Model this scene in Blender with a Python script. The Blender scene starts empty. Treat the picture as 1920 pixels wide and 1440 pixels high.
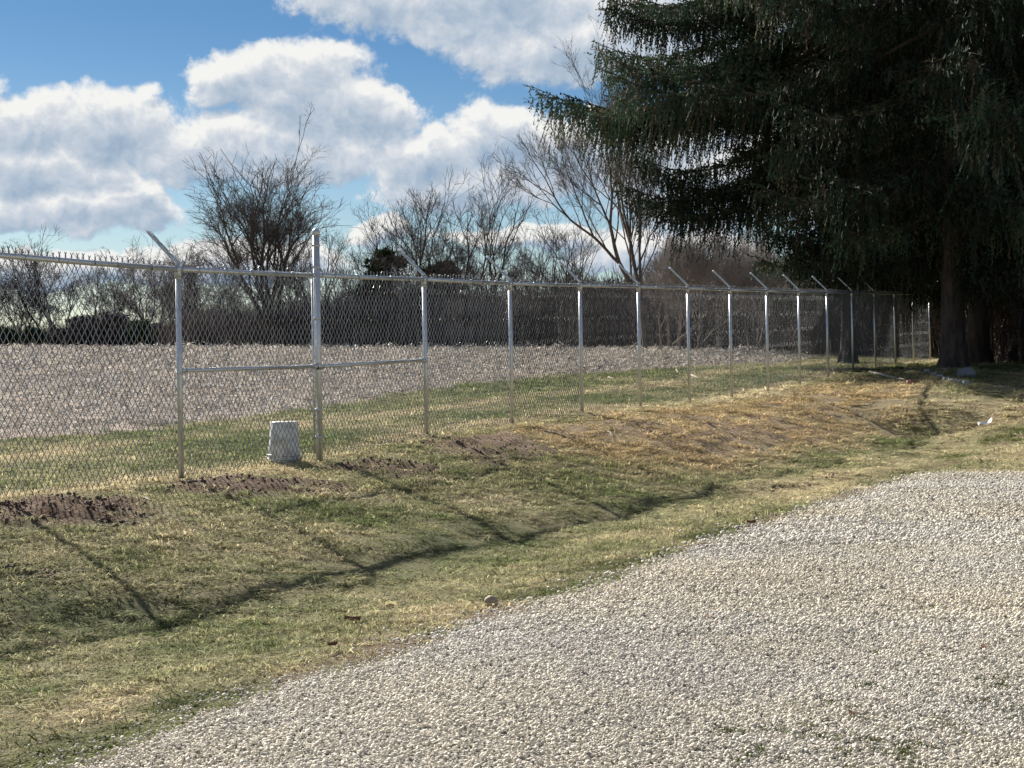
import bpy, math, random
import numpy as np
from mathutils import Vector, Matrix
random.seed(7)
RS = np.random.RandomState(11)
scene = bpy.context.scene
EYE = 1.45            # lens height above the gravel lot
F = 3400.0            # focal length in pixels of the 1920 wide photograph
# ------------------------------------------------------------------ camera
cam_d = bpy.data.cameras.new('camera'); cam = bpy.data.objects.new('camera', cam_d)
scene.collection.objects.link(cam); scene.camera = cam
cam.location = (0, 0, EYE); cam.rotation_euler = (math.radians(90), 0, 0)
cam_d.sensor_width = 36; cam_d.lens = F / 1920 * 36; cam_d.shift_y = -72 / 1920
cam_d.clip_start = 0.1; cam_d.clip_end = 6000
# ------------------------------------------------------------------ light
SUN = Vector((-0.4286, 0.7426, 0.495)).normalized()
sl = bpy.data.lights.new('sun', 'SUN'); sl.energy = 5.0; sl.angle = math.radians(0.5); sl.color = (1.0, 0.955, 0.88)
so = bpy.data.objects.new('sun', sl); scene.collection.objects.link(so)
so.rotation_euler = (-SUN).to_track_quat('-Z', 'Y').to_euler(); so.location = SUN * 60
scene.view_settings.view_transform = 'Standard'; scene.view_settings.look = 'None'
scene.view_settings.exposure = 1.08; scene.view_settings.gamma = 1.0
scene.view_settings.use_curve_mapping = False
scene.cycles.max_bounces = 6; scene.cycles.transparent_max_bounces = 8
scene.cycles.use_denoising = True

# node helper -------------------------------------------------------
class NT:
    def __init__(s, tree): s.t = tree; s.n = tree.nodes; s.l = tree.links
    def put(s, sock, v):
        if hasattr(v, 'is_output') or isinstance(v, bpy.types.NodeSocket): s.l.new(v, sock)
        elif v is not None: sock.default_value = v
    def math(s, op, a, b=None, c=None, clamp=False):
        m = s.n.new('ShaderNodeMath'); m.operation = op; m.use_clamp = clamp
        s.put(m.inputs[0], a); s.put(m.inputs[1], b)
        if c is not None: s.put(m.inputs[2], c)
        return m.outputs[0]
    def vmath(s, op, a, b=None, out=0):
        m = s.n.new('ShaderNodeVectorMath'); m.operation = op
        s.put(m.inputs[0], a); s.put(m.inputs[1], b)
        return m.outputs[out]
    def noise(s, vec, scale, detail=4, rough=0.55, dist=0.0):
        m = s.n.new('ShaderNodeTexNoise'); s.put(m.inputs['Vector'], vec); m.inputs['Scale'].default_value = scale
        m.inputs['Detail'].default_value = detail; m.inputs['Roughness'].default_value = rough
        m.inputs['Distortion'].default_value = dist
        return m.outputs['Fac']
    def remap(s, v, a, b, c=0.0, d=1.0, smooth=False):
        m = s.n.new('ShaderNodeMapRange'); m.interpolation_type = 'SMOOTHSTEP' if smooth else 'LINEAR'
        s.put(m.inputs[0], v)
        for k, q in zip((1, 2, 3, 4), (a, b, c, d)): s.put(m.inputs[k], q)
        return m.outputs[0]
    def mix(s, f, a, b, mode='MIX'):
        m = s.n.new('ShaderNodeMix'); m.data_type = 'RGBA'; m.blend_type = mode
        s.put(m.inputs[0], f); s.put(m.inputs[6], a); s.put(m.inputs[7], b)
        return m.outputs[2]
    def comb(s, x, y, z):
        m = s.n.new('ShaderNodeCombineXYZ'); s.put(m.inputs[0], x); s.put(m.inputs[1], y); s.put(m.inputs[2], z)
        return m.outputs[0]

# ------------------------------------------------------------------ sky
world = bpy.data.worlds.new('World'); scene.world = world; world.use_nodes = True
w = NT(world.node_tree); w.n.clear()
# cloud body: how deep a direction (azimuth, elevation in photo-like units) lies inside the cloud bank
BLOBS = [  # centre x, centre y, radius x, radius y
    (900, 5, 350, 92), (1060, 95, 240, 78), (690, 5, 165, 55), (1350, 60, 330, 120), (1700, 20, 300, 140),
    (480, 165, 125, 85), (590, 185, 150, 100), (690, 225, 120, 70), (200, 245, 185, 82), (60, 255, 140, 62), (-150, 230, 200, 110),
    (420, 285, 290, 75), (620, 285, 110, 60), (800, 300, 135, 72), (930, 265, 110, 78), (1040, 290, 170, 90), (870, 345, 210, 62),
    (1300, 330, 220, 120), (1650, 300, 260, 150),
    (110, 400, 205, 55), (270, 395, 100, 50), (60, 330, 230, 50), (-140, 400, 200, 70), (705, 435, 62, 38), (460, 495, 220, 45), (100, 510, 420, 36),
    (1000, 445, 200, 24), (1240, 470, 220, 44)]
grp = bpy.data.node_groups.new('cloud_body', 'ShaderNodeTree')
grp.interface.new_socket('P', in_out='INPUT', socket_type='NodeSocketVector')
grp.interface.new_socket('Body', in_out='OUTPUT', socket_type='NodeSocketFloat')
g = NT(grp); gi = g.n.new('NodeGroupInput'); go = g.n.new('NodeGroupOutput')
P = gi.outputs[0]
warp = g.n.new('ShaderNodeTexNoise'); g.put(warp.inputs['Vector'], P); warp.inputs['Scale'].default_value = 0.010
warp.inputs['Detail'].default_value = 5; warp.inputs['Roughness'].default_value = 0.6
wv = g.vmath('MULTIPLY', g.vmath('SUBTRACT', warp.outputs['Color'], (0.5, 0.5, 0.5)), (95, 75, 0))
PW = g.vmath('ADD', P, wv)
body = None
for cx, cy, rx, ry in BLOBS:
    q = g.vmath('MULTIPLY', g.vmath('SUBTRACT', PW, (cx, cy, 0)), (1 / rx, 1 / ry, 0))
    b = g.math('SUBTRACT', 1.0, g.vmath('DOT_PRODUCT', q, q, out=1))
    body = b if body is None else g.math('SMOOTH_MAX', body, b, 0.25)
body = g.math('MAXIMUM', body, -1.2)
# away from this patch of sky the same kind of broken cumulus goes on
sep = g.n.new('ShaderNodeSeparateXYZ'); g.l.new(P, sep.inputs[0])
far_x = g.remap(g.math('ABSOLUTE', g.math('SUBTRACT', sep.outputs[0], 900)), 1100, 1500, smooth=True)
far_y = g.remap(sep.outputs[1], -60, -260, smooth=True)
out_w = g.math('MAXIMUM', far_x, far_y)
sep_c = g.math('MULTIPLY', g.math('SUBTRACT', g.noise(g.vmath('MULTIPLY', P, (1, 1.7, 1)), 0.0016, 3, 0.5), 0.54), 7.0)
body2 = g.n.new('ShaderNodeMix'); g.put(body2.inputs[0], out_w); g.put(body2.inputs[2], body); g.put(body2.inputs[3], sep_c)
det = g.math('MULTIPLY', g.math('SUBTRACT', g.noise(P, 0.016, 9, 0.62, 0.3), 0.5), 1.5)
det2 = g.math('MULTIPLY', g.math('SUBTRACT', g.noise(g.vmath('MULTIPLY', P, (1, 1.5, 1)), 0.006, 4, 0.5), 0.5), 1.2)
g.put(go.inputs[0], g.math('ADD', body2.outputs[0], g.math('ADD', det, det2)))

tc = w.n.new('ShaderNodeTexCoord'); sp = w.n.new('ShaderNodeSeparateXYZ')
w.l.new(tc.outputs['Generated'], sp.inputs[0])
az = w.math('ARCTAN2', sp.outputs[0], sp.outputs[1])
hl = w.math('SQRT', w.math('ADD', w.math('MULTIPLY', sp.outputs[0], sp.outputs[0]), w.math('MULTIPLY', sp.outputs[1], sp.outputs[1])))
el = w.math('ARCTAN2', sp.outputs[2], hl)
PX = w.comb(w.math('ADD', w.math('MULTIPLY', az, F), 960), w.math('SUBTRACT', 648, w.math('MULTIPLY', el, F)), 0)
def body_at(vec):
    n = w.n.new('ShaderNodeGroup'); n.node_tree = grp; w.put(n.inputs[0], vec); return n.outputs[0]
B0 = body_at(PX)
B1 = body_at(w.vmath('ADD', PX, (-9, -24, 0)))
mask = w.remap(B0, -0.08, 0.42, smooth=True)
relief = w.math('SUBTRACT', B0, B1)
thick = w.remap(B0, 0.3, 1.5, 0.0, 1.0, smooth=True)
lit = w.math('ADD', w.math('MULTIPLY', relief, 0.95), w.math('SUBTRACT', 0.74, w.math('MULTIPLY', thick, 0.50)), clamp=True)
cramp = w.n.new('ShaderNodeValToRGB'); w.put(cramp.inputs[0], lit)
cr = cramp.color_ramp; cr.elements[0].position = 0.0; cr.elements[0].color = (0.27, 0.38, 0.52, 1)
cr.elements[1].position = 1.0; cr.elements[1].color = (0.86, 0.86, 0.84, 1)
e = cr.elements.new(0.35); e.color = (0.40, 0.49, 0.60, 1)
e = cr.elements.new(0.68); e.color = (0.58, 0.63, 0.70, 1)
sky = w.n.new('ShaderNodeTexSky'); sky.sky_type = 'NISHITA'; sky.sun_disc = False
sky.sun_elevation = math.asin(SUN.z); sky.sun_rotation = math.atan2(SUN.x, SUN.y)
sky.altitude = 250; sky.air_density = 1.0; sky.dust_density = 0.3; sky.ozone_density = 2.0
# deep spring blue: Nishita tinted so that the low sky keeps its colour
tint = w.mix(w.remap(el, 0.02, 0.19, smooth=True), (0.55, 0.66, 0.80, 1), (0.25, 0.42, 0.60, 1))
skyc = w.mix(1.0, sky.outputs[0], tint, 'MULTIPLY')
cl10 = w.vmath('MULTIPLY', cramp.outputs[0], (10, 10, 10))
final = w.mix(mask, skyc, cl10)
bg = w.n.new('ShaderNodeBackground'); w.put(bg.inputs[0], final); bg.inputs[1].default_value = 0.05
wo = w.n.new('ShaderNodeOutputWorld'); w.l.new(bg.outputs[0], wo.inputs[0])

# ------------------------------------------------------------------ object helpers
def tag(o, label=None, cat=None, group=None, kind=None):
    if label: o['label'] = label
    if cat: o['category'] = cat
    if group: o['group'] = group
    if kind: o['kind'] = kind
    return o
def empty(name, loc, label=None, cat=None, group=None):
    o = bpy.data.objects.new(name, None); scene.collection.objects.link(o); o.location = loc
    o.empty_display_size = 0.2
    return tag(o, label, cat, group)
def copy_tree(o, parent=None):
    c = o.copy(); scene.collection.objects.link(c); c.parent = parent
    for ch in [x for x in bpy.data.objects if x.parent == o]: copy_tree(ch, c)
    return c
class MB:
    """collects verts / faces / per-vertex colour and links them as ONE mesh object"""
    def __init__(s): s.v = []; s.f = []; s.c = []; s.nv = 0; s.nq = 0
    def add(s, v, f, c=None):
        v = np.asarray(v, float); s.v.append(v)
        s.f.append((np.asarray(f, int) + s.nv))
        s.c.append(np.zeros((len(v), 3)) + (c if c is not None else 1.0)); s.nv += len(v)
    def tube(s, pts, rad, sides=6, c=None, caps=True, closed=False):
        pts = np.asarray(pts, float); n = len(pts); rad = np.zeros(n) + rad
        t = np.gradient(pts, axis=0); t /= np.linalg.norm(t, axis=1)[:, None] + 1e-12
        up = np.array([0, 0, 1.0]) if abs(t[0][2]) < 0.9 else np.array([0, 1.0, 0])
        a = np.cross(t, up); a /= np.linalg.norm(a, axis=1)[:, None] + 1e-9
        b = np.cross(t, a)
        ang = np.arange(sides) * 2 * math.pi / sides
        v = pts[:, None] + rad[:, None, None] * (a[:, None] * np.cos(ang)[None, :, None] + b[:, None] * np.sin(ang)[None, :, None])
        i = np.arange(n - 1)[:, None] * sides; j = np.arange(sides)[None]; k = (j + 1) % sides
        f = np.stack([i + j, i + k, i + sides + k, i + sides + j], -1).reshape(-1, 4)
        s.add(v.reshape(-1, 3), f, c)
        if caps and sides > 3:
            for e_, ring, flip in ((0, 0, 1), (n - 1, (n - 1) * sides, 0)):
                base = s.nv - n * sides + ring
                idx = [base + q for q in range(sides)]
                if flip: idx = idx[::-1]
                s.f.append(idx)
    def box(s, cx, cy, cz, sx, sy, sz, rot=None, bev=0.0, c=None):
        v = np.array([[x, y, z] for x in (-1, 1) for y in (-1, 1) for z in (-1, 1)], float) * (sx / 2, sy / 2, sz / 2)
        if rot is not None: v = v @ np.asarray(rot).T
        s.add(v + (cx, cy, cz), [[0, 1, 3, 2], [4, 6, 7, 5], [0, 4, 5, 1], [2, 3, 7, 6], [0, 2, 6, 4], [1, 5, 7, 3]], c)
    def build(s, name, mat, parent=None, smooth=False, link=True):
        me = bpy.data.meshes.new(name)
        V = np.concatenate(s.v)
        quads = [f for f in s.f if isinstance(f, np.ndarray) and f.ndim == 2]
        polys = [f for f in s.f if not (isinstance(f, np.ndarray) and f.ndim == 2)]
        loops = []; starts = []; tot = 0
        for q in quads:
            loops.append(q.reshape(-1)); k = q.shape[1]
            starts.append(tot + np.arange(len(q)) * k); tot += q.size
        for p in polys:
            loops.append(np.asarray(p)); starts.append(np.array([tot])); tot += len(p)
        loops = np.concatenate(loops); starts = np.concatenate(starts)
        me.vertices.add(len(V)); me.vertices.foreach_set('co', V.reshape(-1).astype(np.float32))
        me.loops.add(len(loops)); me.loops.foreach_set('vertex_index', loops.astype(np.int32))
        me.polygons.add(len(starts)); me.polygons.foreach_set('loop_start', starts.astype(np.int32))
        me.update(calc_edges=True); me.validate()
        C = np.concatenate(s.c)
        if np.any(C != 1.0):
            ca = me.color_attributes.new('col', 'FLOAT_COLOR', 'POINT')
            ca.data.foreach_set('color', np.concatenate([C, np.ones((len(C), 1))], 1).reshape(-1).astype(np.float32))
        if smooth: me.polygons.foreach_set('use_smooth', np.ones(len(me.polygons), bool))
        if mat: me.materials.append(mat)
        o = bpy.data.objects.new(name, me)
        if link: scene.collection.objects.link(o)
        o.parent = parent
        return o

# value noise ---------------------------------------------------------
_T = RS.rand(256, 256)
def vnoise(x, y):
    xi = np.floor(x).astype(int); yi = np.floor(y).astype(int); fx = x - xi; fy = y - yi
    fx = fx * fx * (3 - 2 * fx); fy = fy * fy * (3 - 2 * fy)
    a = _T[xi & 255, yi & 255]; b = _T[(xi + 1) & 255, yi & 255]; c = _T[xi & 255, (yi + 1) & 255]; d = _T[(xi + 1) & 255, (yi + 1) & 255]
    return (a * (1 - fx) + b * fx) * (1 - fy) + (c * (1 - fx) + d * fx) * fy
def fbm(x, y, o=4):
    s = 0; a = 0.5; t = 0
    for k in range(o): s = s + a * vnoise(x * 2 ** k + 17.3 * k, y * 2 ** k + 5.1 * k); t += a; a *= 0.55
    return s / t
def sstep(a, b, x):
    t = np.clip((x - a) / (b - a), 0, 1); return t * t * (3 - 2 * t)

# ------------------------------------------------------------------ terrain
X0, Y0 = -2.852, 15.64              # foot of the first post; one bay further is (+0.952, +2.26)
TS = np.array([0.952, 2.26]); BAY = float(np.hypot(*TS)); TU = TS / BAY; NU = np.array([TU[1], -TU[0]])
def sd(x, y):
    rx, ry = x - X0, y - Y0; return rx * TU[0] + ry * TU[1], rx * NU[0] + ry * NU[1]
def xy(s, d): return X0 + s * TU[0] + d * NU[0], Y0 + s * TU[1] + d * NU[1]
BASE_Y = {-2: 1010, -1: 940, 0: 900, 1: 866, 2: 818, 3: 795, 4: 774, 5: 764, 6: 757, 7: 748, 8: 738, 9: 722, 10: 708, 11: 696, 12: 690, 13: 685, 14: 681, 15: 678, 16: 676, 18: 672}
TOP_Y = {-2: 455, -1: 472, 0: 500, 1: 512, 2: 520, 3: 528, 4: 532, 5: 535, 6: 538, 7: 541, 8: 543, 9: 545, 10: 546, 11: 547, 12: 548, 13: 549, 14: 550, 15: 551, 16: 552}
def fh(n):                           # ground height below the eye at post n
    z = Y0 + TS[1] * n
    return (np.interp(n, list(BASE_Y), list(BASE_Y.values())) - 648) / F * z if n >= 0 else 1.155
ctrl = []
def cp(x, y, h): ctrl.append((x, y, -h + EYE))
field_z = [0, 15, 20, 28, 36, 46, 60, 80, 120, 200]; field_h = [1.25, 1.2, 1.14, 0.97, 0.76, 0.57, 0.42, 0.30, 0.14, 0.05]
for n in range(-5, 19):
    s = n * BAY; hf = fh(min(n, 18))
    for d, k in ((-0.7, 0.0), (0.0, 0.0), (0.35, 0.02)):
        cp(*xy(s, d), hf + k)
    foot = np.interp(s, [-20, 0, 6, 11, 16, 19], [1.54, 1.56, 1.58, 1.62, 1.67, 1.62])
    if s < 18.5:
        cp(*xy(s, 1.4), hf + (foot - hf) * 0.30); cp(*xy(s, 2.2), hf + (foot - hf) * 0.60); cp(*xy(s, 2.75), hf + (foot - hf) * 0.93)
        cp(*xy(s, 3.2), foot); cp(*xy(s, 4.0), foot - 0.015)
        for d in (5.0, 6.5, 8, 10, 12.5, 16):
            if s < 14: cp(*xy(s, d), EYE)
    for d in (-3, -6, -10, -20, -35):
        x, y = xy(s, d)
        hh = float(np.interp(y, field_z, field_h)); ww = min(1, -d / 5.0)
        cp(x, y, hf * (1 - ww) + hh * ww)
for x, y, h in [(4.9, 21, 1.47), (6.2, 21, 1.45), (8, 21.5, 1.45), (11, 21, 1.45), (5.4, 18, 1.45), (7.5, 16, 1.45), (10, 16, 1.45),
                (5.9, 24, 1.44), (7.2, 24.5, 1.36), (10, 25, 1.34), (7.3, 28, 1.22), (9.2, 28.5, 1.18), (6.75, 29.4, 1.55), (6.2, 27.0, 1.64),
                (7.6, 31.6, 1.16), (8.0, 34.8, 0.78), (9.4, 33.5, 0.92), (9.2, 37, 0.66), (9.9, 40, 0.50), (12, 36, 0.72), (12.3, 40, 0.48),
                (15, 46, 0.42), (13, 50, 0.40), (18, 50, 0.40), (16, 34, 0.85), (14, 28, 1.2), (20, 60, 0.30), (12, 60, 0.34),
                (0, 0, EYE), (4, 4, EYE), (-4, 2, EYE), (10, 5, EYE), (0, -10, EYE), (15, 10, EYE), (20, 20, EYE)]:
    cp(x, y, h)
C = np.array(ctrl); A_ = np.sqrt(((C[:, None, :2] - C[None, :, :2]) ** 2).sum(-1) + 0.15)
n_ = len(C); M_ = np.zeros((n_ + 1, n_ + 1)); M_[:n_, :n_] = A_ - np.eye(n_) * 0.15; M_[n_, :n_] = M_[:n_, n_] = 1
sol = np.linalg.solve(M_, np.concatenate([C[:, 2], [0]]))
def base_h(x, y):
    x = np.asarray(x, float); y = np.asarray(y, float); sh = x.shape; x = x.ravel(); y = y.ravel(); out = np.empty(len(x))
    for i in range(0, len(x), 40000):
        xs, ys = x[i:i + 40000, None], y[i:i + 40000, None]
        out[i:i + 40000] = np.sqrt((xs - C[None, :, 0]) ** 2 + (ys - C[None, :, 1]) ** 2 + 0.15) @ sol[:n_] + sol[n_]
    s, d = sd(x, y)
    farw = np.maximum(sstep(45, 75, y), sstep(25, 45, np.abs(x)))
    farh = EYE - np.where(y > 0, np.interp(y, field_z, field_h), EYE)
    farh = np.where((d > 0) & (y < 60), 0.0, farh)
    return (out * (1 - farw) + farh * farw).reshape(sh)
# ground cover masks, in fence coordinates (s along, d towards the camera) ------------------------
E_S = [-30, -8.4, -5, -2, 0.6, 4, 9, 13, 15.6, 17.2, 18.2]; E_D = [4.8, 4.80, 4.80, 4.85, 4.85, 4.9, 4.95, 5.1, 5.5, 6.05, 6.8]
def gravel_m(x, y):
    s, d = sd(x, y)
    e = np.interp(s, E_S, E_D) + (fbm(x * 0.8 + 9, y * 0.8, 4) - 0.5) * 0.35 + (fbm(x * 5, y * 5, 2) - 0.5) * 0.2
    g1 = sstep(-0.30, 0.28, d - e)
    far = 20.6 + (fbm(x * 0.9, y * 0.9, 3) - 0.5) * 0.8
    return g1 * (1 - sstep(-0.2, 0.25, y - far)) * (s < 40)
B_S = [-30, 3.7, 5.4, 10.5, 19.2, 30.8, 36, 45, 57, 70]; B_D = [-5.5, -4.9, -4.1, -4.6, -6.4, -5.0, -4.2, -5.8, -9, -16]
def field_m(x, y):
    s, d = sd(x, y); e = np.interp(s, B_S, B_D) + (fbm(x * 0.35, y * 0.35, 3) - 0.5) * 1.3
    return sstep(0.25, -0.25, d - e) * (y > -60)
# turned soil: ellipses (s, d, rs, rd)
SOIL = [(-2.55, 0.62, 1.0, 0.52), (-0.15, 0.55, 0.75, 0.52), (0.55, 0.95, 0.5, 0.4), (2.25, 0.75, 0.62, 0.55), (4.9, 0.85, 1.0, 0.72), (4.1, 1.1, 0.5, 0.35), (7.4, 0.9, 0.8, 0.6),
        (9.3, 1.5, 1.5, 0.9), (12.0, 1.5, 1.6, 0.85), (14.2, 1.8, 1.2, 0.75), (17.5, 1.1, 1.4, 0.7), (20.0, 1.0, 1.4, 0.5), (24.6, 0.8, 1.5, 0.5), (27.5, 0.6, 1.2, 0.4)]
SOILW = [1, 1, .8, .9, .95, .7, .6, .75, .75, .7, .5, .45, .6, .5]
def soil_m(x, y):
    s, d = sd(x, y); m = np.zeros_like(s); nz = (fbm(x * 2.2, y * 2.2, 4) - 0.5) * 1.6 + (fbm(x * 9, y * 9, 2) - .5) * .8
    for (a, b, ra, rb), wt in zip(SOIL, SOILW):
        q = 1 - ((s - a) / ra) ** 2 - ((d - b) / rb) ** 2
        m = np.maximum(m, wt * sstep(-0.25, 0.5, q + nz))
    return m
LEDGE = None
def micro(x, y):
    gm = gravel_m(x, y); fm = field_m(x, y); so_ = soil_m(x, y)
    lump = (fbm(x * 2.6, y * 2.6, 4) - 0.5) * 0.045 + (fbm(x * 9, y * 9, 2) - 0.5) * 0.02
    s, d = sd(x, y)
    # drag marks raked down the bank at the far bays
    rk = (fbm(s * 3.2 + d * 1.2, d * 0.35, 3) - 0.5) * 0.055 * sstep(3, 8, s) * sstep(24, 19, s) * sstep(0.1, 0.8, d) * sstep(3.3, 2.2, d)
    # low ridge of dragged thatch beside the swale
    rd = 0.06 * np.exp(-((d - 3.75 - 0.25 * np.sin(s * .9)) / 0.22) ** 2) * sstep(9, 11, s) * sstep(17.5, 15, s) * (0.5 + fbm(x * 4, y * 4, 2))
    soil = so_ * ((fbm(x * 6, y * 6, 3) - 0.42) * 0.14 + 0.02)
    led = 0
    if LEDGE is not None:
        q = (d - np.interp(s, LEDGE[0], LEDGE[1]) + (fbm(x * 1.1, y * 1.1, 2) - .5) * .02)
        led = -0.032 * np.tanh(q / 0.16) * np.exp(-(q / 0.75) ** 2) * sstep(21, 17, s)  # step added along the top rail's shadow line to widen that shadow
    return (led + lump * (1 - gm) * (1 - 0.6 * fm) + gm * (fbm(x * 1.2, y * 1.2, 3) - 0.5) * 0.035 + rk + rd + soil) * sstep(90, 60, y)
def G(x, y):
    x = np.asarray(x, float); y = np.asarray(y, float); return base_h(x, y) + micro(x, y)
def g1(x, y): return float(G(np.array([x]), np.array([y]))[0])
def cast(px, py, lo=5.0, hi=140.0):
    """world point where the sight line of a photograph pixel meets the ground"""
    t = np.geomspace(lo, hi, 1400); xs = (px - 960) / F * t; zs = EYE - (py - 648) / F * t
    hh = base_h(xs, t); k = np.argmax(zs <= hh)
    if not (zs <= hh).any(): k = len(t) - 1
    return float(xs[k]), float(t[k])
_lp = [cast(a, b) for a, b in ((-300, 1190), (0, 1170), (240, 1140), (478, 1113), (640, 1092), (710, 1073), (817, 1032), (897, 1008), (950, 993), (1107, 967), (1240, 943), (1313, 930), (1453, 918), (1547, 903), (1613, 897), (1680, 884), (1713, 857), (1740, 837))]
_ls = [sd(np.array(a), np.array(b)) for a, b in _lp]; LEDGE = (np.array([float(q[0]) for q in _ls]), np.array([float(q[1]) for q in _ls])); _o = np.argsort(LEDGE[0]); LEDGE = (LEDGE[0][_o], LEDGE[1][_o]); print('ledge', np.round(LEDGE, 2).tolist())
def greenness(x, y):
    s, d = sd(x, y)
    g_ = fbm(x * 0.55 + 3, y * 0.55 + 8, 3) * 1.2 - 0.14 + (fbm(x * 2.4, y * 2.4, 3) - 0.5) * 0.7
    g_ = g_ + 0.16 * np.exp(-((d - 3.0) / 0.75) ** 2)                                       # damp swale is greener
    g_ = g_ - 0.62 * sstep(3, 7, s) * sstep(28, 20, s) * sstep(0, .8, d) * sstep(3.1, 2.2, d)     # raked dead bank
    g_ = g_ + 0.30 * ((d < 0) & (d > -7))
    g_ = g_ - 0.75 * np.exp(-((d + 0.25) / 0.3) ** 2) * (d < 0.2)       # dead strip along the fabric
    g_ = g_ - 0.65 * np.exp(-((d + 2.9 + 0.3 * np.sin(s * .5)) / 0.45) ** 2)
    g_ = g_ + 0.15 * ((s > 21) & (d > 0)) - 0.16 * sstep(3.3, 3.9, d)
    return np.clip(g_, 0, 1)
TAN = np.array([0.74, 0.63, 0.40]); GRN = np.array([0.185, 0.235, 0.075]); SOILC = np.array([0.165, 0.112, 0.078])
THATCH = np.array([0.34, 0.275, 0.165])
def ground_col(x, y):
    gr = greenness(x, y)[:, None]; c = THATCH * (1 - gr) + np.array([0.13, 0.14, 0.06]) * gr
    c = c * (0.7 + 0.6 * fbm(x * 3, y * 3, 3))[:, None]
    so_ = soil_m(x, y)[:, None]; s, d = sd(x, y)
    dry = sstep(2.5, 7, s)[:, None]; c = c * (1 - so_) + (SOILC * (1 - dry) + np.array([.30, .21, .14]) * dry) * (0.75 + 0.5 * fbm(x * 8, y * 8, 2))[:, None] * so_
    # dirt and moss fringe of the gravel lot
    e = np.interp(s, E_S, E_D); fr = np.exp(-((d - e + 0.12) / 0.28) ** 2)[:, None]
    dirt = np.array([0.20, 0.145, 0.095]); moss = np.array([0.095, 0.12, 0.02]); mk = sstep(0.42, 0.6, fbm(x * 1.7 + 40, y * 1.7, 3))[:, None]
    c = c * (1 - 0.85 * fr) + (dirt * (1 - mk) + moss * mk) * 0.85 * fr
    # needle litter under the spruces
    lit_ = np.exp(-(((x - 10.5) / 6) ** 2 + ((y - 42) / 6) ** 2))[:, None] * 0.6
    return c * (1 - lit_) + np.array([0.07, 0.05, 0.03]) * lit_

def grid_mesh(name, xs, ys, mat, keep=None, lift=0.0, colf=None, kind='structure'):
    Xg, Yg = np.meshgrid(xs, ys, indexing='xy'); x = Xg.ravel(); y = Yg.ravel()
    z = G(x, y) + lift
    nx, ny = len(xs), len(ys); i, j = np.meshgrid(np.arange(nx - 1), np.arange(ny - 1), indexing='xy')
    a = (j * nx + i).ravel(); f = np.stack([a, a + 1, a + nx + 1, a + nx], 1)
    if keep is not None:
        m = keep(x, y); f = f[m[f].max(1) > 0.02]
        z = np.where(m > 0.1, z, z - lift - 0.02)
        used = np.unique(f); re = np.zeros(len(x), int); re[used] = np.arange(len(used)); f = re[f]; x, y, z = x[used], y[used], z[used]
    mb = MB(); mb.add(np.stack([x, y, z], 1), f, colf(x, y) if colf else None)
    o = mb.build(name, mat, smooth=True); tag(o, kind=kind); return o

# ------------------------------------------------------------------ materials
def mat(name):
    m = bpy.data.materials.new(name); m.use_nodes = True; t = NT(m.node_tree)
    b = t.n['Principled BSDF']; return m, t, b
def objco(t):
    c = t.n.new('ShaderNodeTexCoord'); return c.outputs['Object']
def attr(t, name, typ='GEOMETRY', out='Color'):
    a = t.n.new('ShaderNodeAttribute'); a.attribute_name = name; a.attribute_type = typ; return a.outputs[out]
def bump(t, b, h, dist, st=1.0):
    n = t.n.new('ShaderNodeBump'); n.inputs['Strength'].default_value = st; n.inputs['Distance'].default_value = dist
    t.put(n.inputs['Height'], h); t.l.new(n.outputs[0], b.inputs['Normal'])
m_ground, t, b = mat('ground'); co = objco(t)
v = t.remap(t.noise(co, 38, 5, 0.7), 0.3, 0.7, 0.45, 1.55)
t.put(b.inputs['Base Color'], t.mix(1.0, attr(t, 'col'), t.comb(v, v, v), 'MULTIPLY')); b.inputs['Roughness'].default_value = 1
b.inputs['Specular IOR Level'].default_value = 0.1
bump(t, b, t.noise(co, 45, 6, 0.7), 0.03)
m_gravel, t, b = mat('gravel_bed'); co = objco(t)
vo = t.n.new('ShaderNodeTexVoronoi'); t.put(vo.inputs['Vector'], co); vo.inputs['Scale'].default_value = 46
vc = t.n.new('ShaderNodeSeparateColor'); t.l.new(vo.outputs['Color'], vc.inputs[0])
tone = t.math('MULTIPLY', t.remap(vc.outputs[0], 0, 1, 0.34, 0.56), t.remap(vo.outputs['Distance'], 0.2, 0.75, 1.0, 0.45))
lg = t.remap(t.noise(co, 0.7, 4), 0.35, 0.65, 0, 1, smooth=True)
t.put(b.inputs['Base Color'], t.mix(1.0, t.comb(tone, tone, tone), t.mix(lg, (1.0, .90, .74, 1), (1.0, .93, .83, 1)), 'MULTIPLY'))
b.inputs['Roughness'].default_value = .95; bump(t, b, t.math('SUBTRACT', 1, vo.outputs['Distance']), 0.02)
m_stone, t, b = mat('crushed_stone'); co = objco(t)
ic = attr(t, 'icol', 'INSTANCER'); sp_ = t.remap(t.noise(co, 3, 4, .7), .3, .7, .8, 1.15)
t.put(b.inputs['Base Color'], t.mix(1.0, ic, t.comb(sp_, sp_, sp_), 'MULTIPLY')); b.inputs['Roughness'].default_value = .85
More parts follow.
